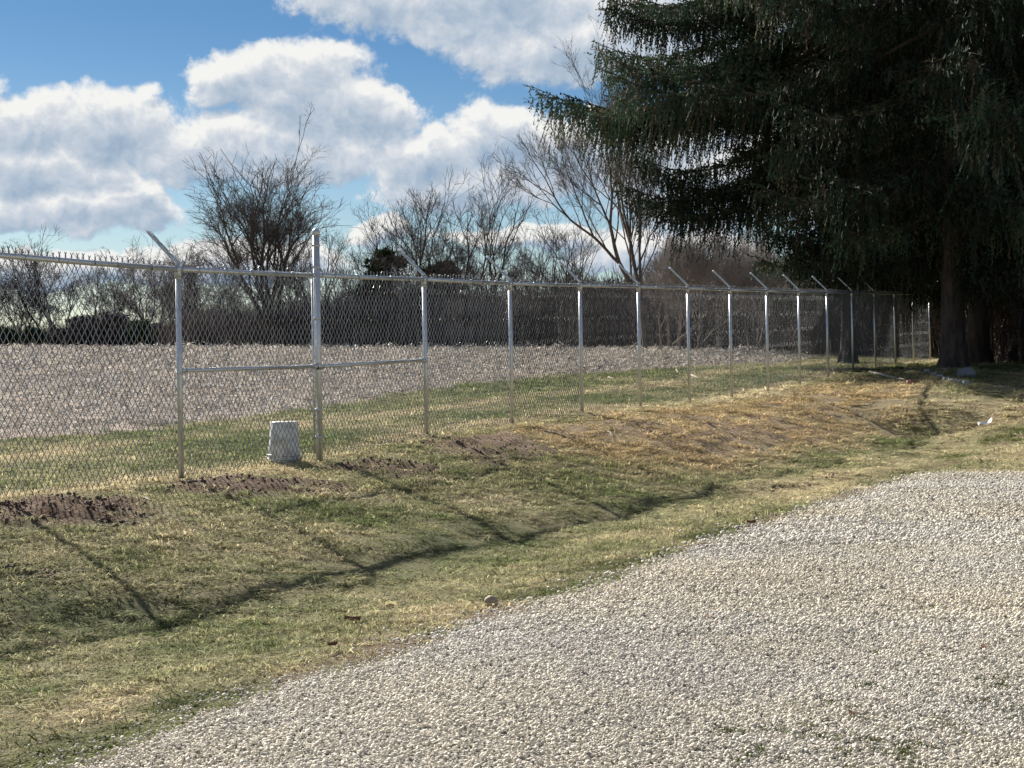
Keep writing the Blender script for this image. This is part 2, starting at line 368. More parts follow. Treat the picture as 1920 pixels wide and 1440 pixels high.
def foliage_mat(name, inst=True, trans=0.46):
    m, t, b = mat(name)
    c = attr(t, 'icol', 'INSTANCER') if inst else (0.1, 0.1, 0.1, 1)
    if inst: c = t.mix(1.0, c, attr(t, 'col'), 'MULTIPLY')
    else: c = attr(t, 'col')
    t.put(b.inputs['Base Color'], c); b.inputs['Roughness'].default_value = .8; b.inputs['Specular IOR Level'].default_value = .12
    tr = t.n.new('ShaderNodeBsdfTranslucent'); t.put(tr.inputs[0], c); mx = t.n.new('ShaderNodeMixShader'); mx.inputs[0].default_value = trans
    t.l.new(b.outputs[0], mx.inputs[1]); t.l.new(tr.outputs[0], mx.inputs[2]); t.l.new(mx.outputs[0], t.n['Material Output'].inputs[0])
    return m
m_grass = foliage_mat('grass_blade'); m_straw = foliage_mat('dry_residue', trans=.15); m_clod_i = m_stone
m_field, t, b = mat('harvested_field'); co = objco(t)
n1 = t.noise(t.vmath('MULTIPLY', co, (1, 0.45, 1)), 5.5, 6, .75); n2 = t.noise(co, 0.12, 4, .6); n3 = t.noise(t.vmath('MULTIPLY', co, (.25, 1, 1)), 1.1, 3, .6)
c1 = t.mix(t.remap(n1, .40, .62, 0, 1, smooth=True), (.15, .122, .10, 1), (.50, .45, .39, 1))
c2 = t.mix(t.remap(n2, .35, .65), (.78, .73, .72, 1), (1.12, 1.06, 1.0, 1)); c3 = t.mix(t.remap(n3, .35, .65), (.82, .76, .73, 1), (1.1, 1.1, 1.1, 1))
t.put(b.inputs['Base Color'], t.mix(1.0, t.mix(1.0, c1, c2, 'MULTIPLY'), c3, 'MULTIPLY')); b.inputs['Roughness'].default_value = 1; b.inputs['Specular IOR Level'].default_value = .1
bump(t, b, n1, 0.08)
m_galv, t, b = mat('galvanised_steel'); co = objco(t)
n = t.noise(co, 22, 4, .6); t.put(b.inputs['Base Color'], t.mix(t.remap(n, .3, .7), (.50, .52, .54, 1), (.66, .67, .68, 1)))
b.inputs['Metallic'].default_value = .75; t.put(b.inputs['Roughness'], t.remap(n, .3, .7, .32, .5))
m_arm, t, b = mat('dull_zinc'); b.inputs['Base Color'].default_value = (.55, .60, .65, 1); b.inputs['Metallic'].default_value = .25; b.inputs['Roughness'].default_value = .5
m_wire, t, b = mat('galvanised_wire'); b.inputs['Base Color'].default_value = (.27, .275, .28, 1); b.inputs['Metallic'].default_value = 1.0; b.inputs['Roughness'].default_value = .36
m_wire2, t, b = mat('dull_wire'); b.inputs['Base Color'].default_value = (.17, .175, .18, 1); b.inputs['Metallic'].default_value = .6; b.inputs['Roughness'].default_value = .65; b.inputs['Specular IOR Level'].default_value = .2  # duller, darker wire for the farther bays, to hold down glints
m_bucket, t, b = mat('white_bucket_plastic'); co = objco(t)
t.put(b.inputs['Base Color'], t.mix(t.remap(t.noise(co, 9, 6, .75), .46, .66), (.72, .72, .70, 1), (.40, .35, .28, 1))); b.inputs['Roughness'].default_value = .45
def bark(name, ca, cb, sc=3.0):
    m, t, b = mat(name); co = objco(t); n = t.noise(t.vmath('MULTIPLY', co, (1, 1, .25)), sc * 4, 5, .7)
    t.put(b.inputs['Base Color'], t.mix(t.remap(n, .35, .65), ca + (1,), cb + (1,))); b.inputs['Roughness'].default_value = .95; bump(t, b, n, .03); return m
m_bark = bark('grey_bark', (.055, .046, .040), (.13, .112, .097)); m_bark2 = bark('brown_bark', (.075, .058, .045), (.165, .135, .11))
m_sbark = bark('spruce_bark', (.030, .024, .020), (.105, .078, .062), 2.0)
m_brush = bark('brushwood', (.058, .049, .047), (.14, .118, .112)); 
_t = NT(m_brush.node_tree); _oi = _t.n.new('ShaderNodeObjectInfo'); _b = _t.n['Principled BSDF']; _l = _b.inputs['Base Color'].links[0].from_socket
_rr = _t.n.new('ShaderNodeValToRGB'); _t.l.new(_oi.outputs['Random'], _rr.inputs[0]); _rr.color_ramp.elements[0].color = (.42, .44, .50, 1); _rr.color_ramp.elements[1].color = (1.7, 1.5, 1.35, 1)
_t.put(_b.inputs['Base Color'], _t.mix(1.0, _l, _rr.outputs[0], 'MULTIPLY'))
m_twig = bark('pale_twigs', (.20, .175, .155), (.38, .335, .30))
m_spruce = foliage_mat('spruce_needles', False, .12); m_pine = foliage_mat('pine_needles', False, .15)
m_block, t, b = mat('concrete_block'); co = objco(t); n = t.noise(co, 9, 5, .7); t.put(b.inputs['Base Color'], t.mix(n, (.20, .21, .22, 1), (.42, .43, .43, 1))); b.inputs['Roughness'].default_value = .9; bump(t, b, n, .01)
m_rock, t, b = mat('grey_rock'); co = objco(t); n = t.noise(co, 5, 6, .7); t.put(b.inputs['Base Color'], t.mix(n, (.10, .11, .12, 1), (.27, .28, .29, 1))); b.inputs['Roughness'].default_value = .9; bump(t, b, n, .03)
m_tanrock, t, b = mat('tan_stone'); co = objco(t); n = t.noise(co, 30, 5, .7); t.put(b.inputs['Base Color'], t.mix(n, (.22, .17, .11, 1), (.46, .38, .27, 1))); b.inputs['Roughness'].default_value = .8
m_brick, t, b = mat('red_brick'); co = objco(t); n = t.noise(co, 30, 5, .7); t.put(b.inputs['Base Color'], t.mix(n, (.25, .09, .06, 1), (.42, .20, .15, 1))); b.inputs['Roughness'].default_value = .9
m_white, t, b = mat('white_scrap'); b.inputs['Base Color'].default_value = (.82, .80, .76, 1); b.inputs['Roughness'].default_value = .6
m_leaf, t, b = mat('dead_leaf'); b.inputs['Base Color'].default_value = (.20, .08, .035, 1); b.inputs['Roughness'].default_value = .7
m_wood, t, b = mat('bleached_wood'); co = objco(t); n = t.noise(t.vmath('MULTIPLY', co, (1, 1, 8)), 8, 4, .6); t.put(b.inputs['Base Color'], t.mix(n, (.28, .23, .17, 1), (.55, .49, .40, 1))); b.inputs['Roughness'].default_value = .9

# ------------------------------------------------------------------ setting sheets
def spaced(a, b, st): return np.arange(a, b + 1e-6, st)
xs = np.concatenate([-np.geomspace(700, 32, 26), spaced(-30, -10, .8), spaced(-9.4, -6.1, .3), spaced(-6, 12, .085), spaced(12.3, 16, .3), spaced(17, 30, .8), np.geomspace(32, 700, 26)])
ys = np.concatenate([[-300, -150, -80, -40, -20, -10, -5, -2, 0, 2, 4, 5], spaced(5.6, 22, .085), spaced(22.15, 44, .15), spaced(44.6, 70, .6), np.geomspace(72, 1600, 60)])
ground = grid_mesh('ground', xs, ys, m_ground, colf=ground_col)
gx = np.concatenate([spaced(-6, 12, .085), spaced(12.5, 40, 1.0)]); gy = np.concatenate([spaced(-20, 5, 1.0), spaced(5.1, 22, .085)])
gravel_lot = grid_mesh('gravel_lot', gx, gy, m_gravel, keep=lambda x, y: (gravel_m(x, y) > .45) * 1.0, lift=.010)
fx = np.concatenate([-np.geomspace(500, 31, 20), spaced(-30, 30, .3), np.geomspace(31, 500, 20)]); fy = np.concatenate([spaced(8, 60, .3), np.geomspace(60.6, 700, 50)])
field = grid_mesh('field', fx, fy, m_field, keep=lambda x, y: field_m(x, y) * (y < 97 - 20 * sstep(2, 12, x) + 203 * (x < -20)), lift=.02)

# ------------------------------------------------------------------ instanced stuff (stones, grass, residue)
def src(mb, name, m):
    return mb.build(name, m, link=False)
def scatter(name, pts, rot, scl, idx, col, sources, label):
    me = bpy.data.meshes.new(name); me.vertices.add(len(pts)); me.vertices.foreach_set('co', pts.reshape(-1).astype(np.float32))
    for nm, ty, data, key in (('irot', 'FLOAT_VECTOR', rot, 'vector'), ('iscl', 'FLOAT_VECTOR', scl, 'vector'), ('iidx', 'INT', idx, 'value')):
        a = me.attributes.new(nm, ty, 'POINT'); a.data.foreach_set(key, np.ascontiguousarray(data).reshape(-1).astype(np.int32 if ty == 'INT' else np.float32))
    a = me.attributes.new('icol', 'FLOAT_COLOR', 'POINT'); a.data.foreach_set('color', np.concatenate([col, np.ones((len(col), 1))], 1).reshape(-1).astype(np.float32))
    o = bpy.data.objects.new(name, me); scene.collection.objects.link(o); tag(o, label, kind='stuff')
    for s_ in sources: 
        for mm in s_.data.materials:
            if mm.name not in [q.name for q in me.materials]: me.materials.append(mm)
    ng = bpy.data.node_groups.new(name + '_scatter', 'GeometryNodeTree')
    ng.interface.new_socket('Geometry', in_out='INPUT', socket_type='NodeSocketGeometry'); ng.interface.new_socket('Geometry', in_out='OUTPUT', socket_type='NodeSocketGeometry')
    N = ng.nodes; L = ng.links; gi = N.new('NodeGroupInput'); go = N.new('NodeGroupOutput'); iop = N.new('GeometryNodeInstanceOnPoints')
    m2p = N.new('GeometryNodeMeshToPoints'); L.new(gi.outputs[0], m2p.inputs[0]); L.new(m2p.outputs[0], iop.inputs['Points'])
    gti = N.new('GeometryNodeGeometryToInstance')
    infos = []
    for s_ in sources:
        oi = N.new('GeometryNodeObjectInfo'); oi.inputs[0].default_value = s_; oi.inputs['As Instance'].default_value = True; infos.append(oi)
    for oi in reversed(infos): L.new(oi.outputs['Geometry'], gti.inputs[0])
    L.new(gti.outputs[0], iop.inputs['Instance']); iop.inputs['Pick Instance'].default_value = True
    def na(nm, ty):
        q = N.new('GeometryNodeInputNamedAttribute'); q.data_type = ty; q.inputs[0].default_value = nm; return q.outputs['Attribute']
    L.new(na('iidx', 'INT'), iop.inputs['Instance Index'])
    e2r = N.new('FunctionNodeEulerToRotation'); L.new(na('irot', 'FLOAT_VECTOR'), e2r.inputs[0]); L.new(e2r.outputs[0], iop.inputs['Rotation'])
    L.new(na('iscl', 'FLOAT_VECTOR'), iop.inputs['Scale'])
    L.new(iop.outputs[0], go.inputs[0])
    md = o.modifiers.new('scatter', 'NODES'); md.node_group = ng
    return o
def ico(jit, squash=(1, 1, 1), sub=0):
    ph = (1 + 5 ** .5) / 2
    v = np.array([[-1, ph, 0], [1, ph, 0], [-1, -ph, 0], [1, -ph, 0], [0, -1, ph], [0, 1, ph], [0, -1, -ph], [0, 1, -ph], [ph, 0, -1], [ph, 0, 1], [-ph, 0, -1], [-ph, 0, 1]], float)
    v /= np.linalg.norm(v, axis=1)[:, None]
    f = np.array([[0, 11, 5], [0, 5, 1], [0, 1, 7], [0, 7, 10], [0, 10, 11], [1, 5, 9], [5, 11, 4], [11, 10, 2], [10, 7, 6], [7, 1, 8], [3, 9, 4], [3, 4, 2], [3, 2, 6], [3, 6, 8], [3, 8, 9], [4, 9, 5], [2, 4, 11], [6, 2, 10], [8, 6, 7], [9, 8, 1]])
    for _ in range(sub):
        cache = {}; nv = list(v); nf = []
        def mid(a, b):
            k = (min(a, b), max(a, b))
            if k not in cache: p = (nv[a] + nv[b]); nv.append(p / np.linalg.norm(p)); cache[k] = len(nv) - 1
            return cache[k]
        for a, b_, c in f:
            ab, bc, ca = mid(a, b_), mid(b_, c), mid(c, a); nf += [[a, ab, ca], [b_, bc, ab], [c, ca, bc], [ab, bc, ca]]
        v = np.array(nv); f = np.array(nf)
    v = v * (1 + (RS.rand(len(v), 1) - .5) * jit) + (RS.rand(len(v), 3) - .5) * jit * .4
    return v * squash, f
# --- gravel stones
stones = []
for k in range(6):
    mb = MB(); v, f = ico(.55, (1.0, .62 + .3 * RS.rand(), .42 + .3 * RS.rand())); mb.add(v * .5, f); stones.append(src(mb, 'stone_source', m_stone))
def rnd_area(n, x0, x1, y0, y1): return x0 + RS.rand(n) * (x1 - x0), y0 + RS.rand(n) * (y1 - y0)
def in_view(x, y, m=1.2): return (np.abs(x) < 0.2824 * y + m) & (y > 5.2)
PXS = []
for (y0, y1, dens, sz) in ((5.2, 9, 6000, .0118), (9, 13, 4200, .0145), (13, 21.5, 2200, .0200)):
    x1 = .2824 * y1 + 1.2; n = int(dens * (x1 + 5) * (y1 - y0)); x, y = rnd_area(n, -5, x1, y0, y1)
    k = in_view(x, y, 1.0); x, y = x[k], y[k]; gm = gravel_m(x, y); k = RS.rand(len(x)) < np.where(gm > .7, 1, gm * .8) + .05 * sstep(-.6, -.1, sd(x, y)[1] - np.interp(sd(x, y)[0], E_S, E_D)) * (gm < .7); x, y = x[k], y[k]
    PXS.append(np.stack([x, y, sz * np.minimum(np.exp(RS.randn(len(x)) * .38), 2.0) * .96], 1))
Q = np.concatenate(PXS); x, y, sz = Q.T; nst = len(Q)
base = np.array([.79, .73, .62]) * (0.62 + .45 * RS.rand(nst) ** .8)[:, None]
warm = fbm(x * .7, y * .7, 3)[:, None]; base = base * (.86 + .28 * fbm(sd(x, y)[1] * 1.1 + 3, sd(x, y)[0] * .12, 3))[:, None] * (np.array([1.06, 1.0, .86]) * warm + np.array([.98, 1., 1.06]) * (1 - warm)) * (1 + .0 * warm)
dk = RS.rand(nst) < .05; base[dk] *= .4
pts = np.stack([x, y, G(x, y) + .012 + sz * .12 + RS.rand(nst) * sz * .35], 1)
rot = np.stack([RS.randn(nst) * .5, RS.randn(nst) * .5, RS.rand(nst) * 6.283], 1)
scatter('gravel_stones', pts, rot, np.stack([sz] * 3, 1), RS.randint(0, 6, nst), base, stones, 'loose pale crushed limestone covering the driveway lot')
# --- grass clumps
def clump(nb, h, spread, lean, wd):
    mb = MB()
    for i in range(nb):
        a = RS.rand() * 6.283; r = spread * RS.rand() ** .5; ox, oy = r * math.cos(a), r * math.sin(a)
        hh = h * (.5 + .8 * RS.rand()); l = lean * (.3 + 1.2 * RS.rand()); b_ = RS.rand() * 6.283; dx, dy = math.cos(b_) * l, math.sin(b_) * l
        wx, wy = -math.sin(b_ + .5 * RS.randn()) * wd, math.cos(b_ + .5 * RS.randn()) * wd
        p0 = np.array([ox, oy, -.01]); p1 = p0 + np.array([dx * .45, dy * .45, hh * .6 + .01]); p2 = p0 + np.array([dx * 1.3, dy * 1.3, hh * max(.15, 1 - l / h * .55)])
        W = np.array([wx, wy, 0]); c = .45 + 1.0 * RS.rand() ** 1.5
        mb.add([p0 - W, p0 + W, p1 + W * .8, p1 - W * .8], [[0, 1, 2, 3]], np.array([c, c, c]) * (1, 1 + .05 * RS.randn(), 1))
        mb.add([p1 - W * .8, p1 + W * .8, p2], [[0, 1, 2]], np.array([c, c, c]) * 1.08)
    return mb
gs = [src(clump(30, .032, .075, .055, .0026), 'grass_source', m_grass) for _ in range(3)] + [src(clump(30, .016, .085, .10, .0030), 'thatch_source', m_grass) for _ in range(3)]
PX_ = []
for (y0, y1, dens, sc) in ((5.5, 10, 330, 1.0), (10, 15, 250, 1.05), (15, 22, 150, 1.3), (22, 32, 80, 1.7), (32, 56, 30, 2.4)):
    x0, x1 = -.2824 * y1 - 1.2, .2824 * y1 + 1.2; n = int(dens * (x1 - x0) * (y1 - y0)); x, y = rnd_area(n, x0, x1, y0, y1)
    k = in_view(x, y, 1.0); x, y = x[k], y[k]
    p = (1 - gravel_m(x, y)) ** 2 * (1 - field_m(x, y)) * (1 - .93 * soil_m(x, y)); s, d = sd(x, y)
    e = np.interp(s, E_S, E_D); p = p * (1 - .8 * np.exp(-((d - e + .05) / .22) ** 2)) * (.35 + .65 * sstep(.3, .5, fbm(x * 1.6 + 70, y * 1.6, 3)))
    p = p * (1 - .5 * np.exp(-((d - np.interp(s, LEDGE[0], LEDGE[1])) / .25) ** 2)); k = RS.rand(len(x)) < p; x, y = x[k], y[k]; PX_.append(np.stack([x, y, sc * (.75 + .5 * RS.rand(len(x)))], 1))
Q = np.concatenate(PX_); x, y, sc = Q.T; ng_ = len(Q); gr = np.clip(greenness(x, y) + RS.randn(ng_) * .16, 0, 1)
s, d = sd(x, y); dead = (sstep(3, 7, s) * sstep(28, 20, s) * sstep(0, .5, d) * sstep(3.0, 2.0, d) * (.4 + .8 * fbm(x * 1.2, y * 1.2, 3)))[:, None]; col = TAN * (1 - gr)[:, None] * (1 - dead + dead * np.array([.90, .79, .66])) + GRN * gr[:, None]; col = col * (.7 + .6 * RS.rand(ng_))[:, None]
s, d = sd(x, y); mossy = np.exp(-((d - np.interp(s, E_S, E_D) + .25) / .3) ** 2) * sstep(.42, .6, fbm(x * 1.7 + 40, y * 1.7, 3)); col = col * (1 - mossy[:, None]) + np.array([.10, .13, .018]) * mossy[:, None]
idx = np.where(RS.rand(ng_) < .25 + .6 * gr, RS.randint(0, 3, ng_), RS.randint(3, 6, ng_))
hs = sc * (1 - .68 * np.exp(-((d - np.interp(s, LEDGE[0], LEDGE[1])) / .5) ** 2)) * (1 - .5 * mossy) * np.where(idx < 3, .8, 1) * (.75 + .5 * fbm(x * 1.3, y * 1.3, 2)) * np.where(y > 22, .72, 1)
scatter('grass', np.stack([x, y, G(x, y)], 1), np.stack([RS.randn(ng_) * .12, RS.randn(ng_) * .12, RS.rand(ng_) * 6.283], 1), np.stack([sc, sc, hs], 1), idx, col, gs, 'short patchy early spring grass and dead thatch on the bank')
# --- moss tufts on the gravel, lower right
tx, ty = [], []
for px, py, nn, rr in ((1480, 1395, 6, .12), (1555, 1385, 8, .12), (1650, 1405, 7, .1), (1695, 1425, 10, .1), (1715, 1412, 6, .08), (1862, 1290, 6, .07), (1880, 1335, 7, .15), (1780, 1380, 7, .15), (1700, 1230, 3, .06), (1640, 1300, 4, .06), (1850, 1345, 5, .1), (1605, 1415, 4, .06), (1560, 1338, 3, .06), (1400, 1455, 5, .1), (1718, 1150, 3, .06)):
    wx, wy = cast(px, py)
    for _ in range(nn): tx.append(wx + RS.randn() * rr); ty.append(wy + RS.randn() * rr * 1.4)
x = np.array(tx); y = np.array(ty); k = len(x); sc = .28 + .4 * RS.rand(k)
scatter('moss', np.stack([x, y, G(x, y) + .016], 1), np.stack([RS.randn(k) * .1] * 2 + [RS.rand(k) * 6.283], 1), np.stack([sc, sc, sc * .9], 1), RS.randint(0, 3, k), np.array([.085, .105, .02]) * (.7 + .6 * RS.rand(k))[:, None], gs[:3], 'small green moss tufts growing up through the gravel')
# --- soil clods
x, y = rnd_area(120000, -6, 14, 9, 40); m = soil_m(x, y); k = (RS.rand(len(x)) < m ** 2 * .9 * (sd(x, y)[0] < 3 + 3 * RS.rand(len(x)))) & in_view(x, y); x, y, m = x[k], y[k], m[k]
hx, hy = cast(57, 1083); ex = hx + RS.randn(160) * .09; ey = hy + RS.randn(160) * .12
e2 = [cast(px, py) for px, py in ((200, 965), (175, 945), (215, 985), (240, 975), (372, 896), (470, 900), (1410, 880), (1400, 872), (1550, 900), (1560, 893), (1500, 912), (1410, 990), (330, 915), (1447, 918))]
for a, b_ in e2: ex = np.append(ex, a + RS.randn(26) * .09); ey = np.append(ey, b_ + RS.randn(26) * .13)
x = np.append(x, ex); y = np.append(y, ey); k = len(x); sz = np.minimum(np.exp(RS.randn(k) * .6) * .016, .034); sz[-len(ex):] *= 1.25
clods = []
for _ in range(4):
    mb = MB(); v, f = ico(.75, (1, .8, .55), 1); mb.add(v * .5, f); clods.append(src(mb, 'clod_source', m_stone))
scatter('soil_clods', np.stack([x, y, G(x, y) + sz * .15], 1), RS.rand(k, 3) * 6.28, np.stack([sz] * 3, 1), RS.randint(0, 4, k), SOILC * (.45 + .6 * RS.rand(k))[:, None], clods, 'loose brown clods of turned soil around the fence posts')
# --- crop residue on the field
def flakes(nb, L, wd):
    mb = MB()
    for i in range(nb):
        a = RS.rand() * 6.283; r = .32 * RS.rand() ** .5; o_ = np.array([r * math.cos(a), r * math.sin(a), .01 + .03 * RS.rand()]); b_ = RS.rand() * 6.283
        l = L * (.4 + RS.rand()); D = np.array([math.cos(b_) * l, math.sin(b_) * l, RS.randn() * .03]); W = np.array([-math.sin(b_), math.cos(b_), RS.randn() * .8]) * wd * (.5 + RS.rand()); c = .5 + .9 * RS.rand()
        mb.add([o_ - W, o_ + W, o_ + D + W * .6, o_ + D - W * .6], [[0, 1, 2, 3]], np.array([c, c, c]))
    return mb
fs = [src(flakes(30, .07, .008), 'residue_source', m_straw) for _ in range(4)]
PX_ = []
for (y0, y1, dens, sc) in ((14, 26, 14, .8), (26, 40, 7, 1.1), (40, 70, 2.6, 1.8), (70, 102, .9, 2.8)):
    x0, x1 = -.2824 * y1 - 1.5, .2824 * y1 + 1.5; n = int(dens * (x1 - x0) * (y1 - y0)); x, y = rnd_area(n, x0, x1, y0, y1); k = in_view(x, y) & (RS.rand(n) < field_m(x, y) * (.3 + fbm(x * .5, y * .5, 3) * 1.2)); x, y = x[k], y[k]
    PX_.append(np.stack([x, y, sc * (.7 + .6 * RS.rand(len(x)))], 1))
Q = np.concatenate(PX_); x, y, sc = Q.T; k = len(Q)
scatter('crop_residue', np.stack([x, y, G(x, y) + .02], 1), np.stack([RS.randn(k) * .1] * 2 + [RS.rand(k) * 6.283], 1), np.stack([sc, sc, sc], 1), RS.randint(0, 4, k), np.array([.62, .57, .50]) * (.6 + .6 * RS.rand(k))[:, None], fs, 'pale chopped crop residue strewn over the bare field')

# ------------------------------------------------------------------ the fence
NPOST = range(-1, 16)
def post_xy(n): return X0 + TS[0] * n, Y0 + TS[1] * n
def top_z(n): return EYE + (648 - float(np.interp(n, list(TOP_Y), list(TOP_Y.values())))) / F * (Y0 + TS[1] * n)
LEAN = -0.03
fence = empty('chain_link_fence', (X0, Y0, g1(X0, Y0)), 'long galvanised chain link fence with twisted barb top along the grassy bank', 'fence')
FO = np.array([X0, Y0, g1(X0, Y0)])
def fb(mb, name, m, parent=None, smooth=True):
    for k in range(len(mb.v)): mb.v[k] = mb.v[k] - FO
    return mb.build(name, m, parent or fence, smooth=smooth)
U = np.array([TU[0], TU[1], 0]); Nn = np.array([NU[0], NU[1], 0]); Z = np.array([0, 0, 1.0])
def axis_pt(n, z):
    x, y = post_xy(n); tz = top_z(n); k = (z - (tz - 1.84)) / 1.84
    return np.array([x + LEAN * k, y, z])
def ring(mb, c, r, w_, sides=14, ax=Z):
    mb.tube([c - ax * w_ / 2, c + ax * w_ / 2], r, sides)
for n in NPOST:
    tz = top_z(n); x, y = post_xy(n); gz = g1(x, y); term = (n == 1); r = .034 if term else .0245
    pt = tz + (.40 if term else -.035)
    mb = MB(); mb.tube([axis_pt(n, gz - .25), axis_pt(n, (gz + pt) / 2), axis_pt(n, pt)], r, 16); post = fb(mb, 'post', m_galv)
    if term: tag(post, 'thick end post standing taller than the rest, with a domed cap')
    if term:
        mb = MB(); p = axis_pt(n, pt); mb.tube([p - Z * .03, p + Z * .012, p + Z * .032, p + Z * .045], [r + .006, r + .006, r * .8, r * .25], 16); fb(mb, 'post_cap', m_galv, post)
        for q in (.27, .06, -.45, -.9, -1.35, -1.62):
            mb = MB(); c = axis_pt(n, tz + q); ring(mb, c, r + .004, .024); mb.box(*(c - U * (r + .018)), .03, .012, .022); fb(mb, 'tension_band', m_galv, post)
        for sgn in (-1, 1):
            mb = MB(); c0 = axis_pt(n, tz - .06) + sgn * U * .075 - Nn * .012; c1 = axis_pt(n, gz + .1) + sgn * U * .075 - Nn * .012
            mb.tube([c0, c1], .009, 6); fb(mb, 'tension_bar', m_galv, post)
    else:
        # loop cap that carries the top rail and the leaning barb arm
        mb = MB(); p = axis_pt(n, tz - .02); mb.tube([p - Z * .075, p - Z * .015, p + Z * .012], [r + .005, r + .005, r * .75], 14)
        mb.tube([p - U * .04, p + U * .04], .031, 12); fb(mb, 'post_cap', m_galv, post)
        mb = MB(); c = axis_pt(n, tz - .10); ring(mb, c, r + .004, .02); fb(mb, 'band', m_galv, post)
        if n <= 12:
            a0 = axis_pt(n, tz + .012); A = (-Nn * .74 + Z * .70); A /= np.linalg.norm(A); Bn = np.cross(A, U); L_ = .44
            mb = MB()
            rt = np.stack([U, A, Bn], 1)   # local axes: width, length, thickness
            for k3, (s0, s1) in enumerate(((0, .14), (.15, .28), (.29, .44))):
                c = a0 + A * (s0 + s1) / 2; w3 = .046 - .014 * (s0 + s1) / 2 / .44
                mb.box(*(c), w3, s1 - s0, .004, rt)
                for sg in (-1, 1): mb.box(*(c + U * sg * w3 / 2 - Bn * .010), .004, s1 - s0 - .002, .024, rt)
                if k3: cc = a0 + A * (s0 - .005); mb.box(*(cc - Bn * .012), w3, .012, .018, rt)
            fb(mb, 'barb_arm', m_arm, post, smooth=False)
# rails
def rail(name, pts, r):
    mb = MB(); mb.tube(pts, r, 14); return fb(mb, name, m_galv)
OFF = -Nn * 0.0
for n in range(-2, 15):
    a = axis_pt(n, top_z(n) - .022); b_ = axis_pt(n + 1, top_z(n + 1) - .022)
    g0 = .05 if n == 1 else (.05 if n == -2 else .03); ga = a + (b_ - a) * (g0 / BAY); gb = b_ - (b_ - a) * ((.055 if n == 0 else .03) / BAY)
    rl = rail('top_rail', [ga, (ga + gb) / 2 - Z * .004, gb], .0225)
    if n in (0, 1):
        mb = MB(); c = ga if n == 1 else gb; sg = 1 if n == 1 else -1; Ud = (b_ - a) / np.linalg.norm(b_ - a)
        mb.tube([c - Ud * .012 * sg, c + Ud * .045 * sg], .026, 12); fb(mb, 'rail_end_cup', m_galv, rl)
    for q in (.14, .33, .5, .66, .84):                     # tie wires looped over the rail
        c = ga + (gb - ga) * (q + random.uniform(-.03, .03)); mb = MB(); th = np.linspace(0, 2 * math.pi, 11)
        mb.tube([c + (Z * math.cos(t_) + Nn * math.sin(t_)) * .0265 + U * .004 * t_ for t_ in th], .0028, 5, caps=False)
        if n < 7: fb(mb, 'tie_wire', m_wire, rl)
mid_y = {0: 695, 1: 687, 2: 675}
for n in (0, 1):
    p = [axis_pt(k, EYE - (mid_y[k] - 648) / F * (Y0 + TS[1] * k)) for k in (n, n + 1)]; D = (p[1] - p[0]); D /= np.linalg.norm(D)
    rl = rail('middle_rail', [p[0] + D * .05, p[1] - D * .05], .019)
    for sg, e_ in ((1, p[0] + D * .04), (-1, p[1] - D * .04)):
        mb = MB(); mb.tube([e_ - D * sg * .012, e_ + D * sg * .05], .025, 12); fb(mb, 'rail_end_cup', m_galv, rl)
        mb = MB(); ring(mb, e_ - D * sg * .04 - Z * .02, .030 if not (n == 0 and sg == -1 or n == 1 and sg == 1) else .040, .022); fb(mb, 'brace_band', m_galv, rl)
# fabric: woven zigzag wires, one panel per bay
ROWS = 38; NP = 64; FH = 1.80; WR = .0034
for n in range(-2, 15):
    mb = MB(); sag = random.uniform(-.01, .01)
    za, zb = top_z(n) - .01, top_z(n + 1) - .01
    thin = n >= 9
    step = 1
    k = np.arange(ROWS + 1)
    jit = 0.006 * np.sin(np.arange(NP) * 1.3 + n) + RS.randn(NP) * .002
    for j in range(NP):
        s0 = (j + .0) / NP * BAY; half = BAY / NP
        lo = (k + j) % 2
        s = s0 + lo * half * 1.0 + jit[j] * np.sin(k * .5)
        tq = s / BAY; zt = za * (1 - tq) + zb * tq + RS.randn() * .006
        z = zt - k / ROWS * FH
        dep = -.034 + np.where(lo == 0, .0022, -.0022) + .006 * math.sin(j * .11 + n) * np.sin(k / ROWS * math.pi)
        lean = LEAN * (1 - k / ROWS)
        x0, y0 = post_xy(n)
        P3 = np.stack([x0 + U[0] * s + Nn[0] * dep + lean, y0 + U[1] * s + Nn[1] * dep, z], 1)
        mb.tube(P3, WR if n < 4 else .0025, 3 if n > 5 else 4, caps=False)
        # twisted selvage barb over the rail: two adjoining wires meet at the odd top knuckle
        if j % 2 == 0:
            b0 = np.array([P3[0][0] if lo[0] == 0 else P3[0][0], P3[0][1], zt[0]]); bb = b0 + Z * .0
            tw = random.uniform(-.006, .006); hb = .052 + random.uniform(-.006, .006)
            m0 = bb + Z * (hb * .62) + U * tw
            mb.tube([bb - Z * .01, m0], .0065, 4, caps=False)
            for sg in (-1, 1): mb.tube([m0, m0 + Z * hb * .42 + U * (.016 * sg + tw) + Nn * random.uniform(-.006, .006)], .0042, 3, caps=False)
        if j % 2 == 1:
            b0 = P3[-1]; mb.tube([b0, b0 - Z * .02 + U * .004], .0036, 3, caps=False)
    fab = fb(mb, 'wire_fabric', m_wire if n < 3 else m_wire2, smooth=True)

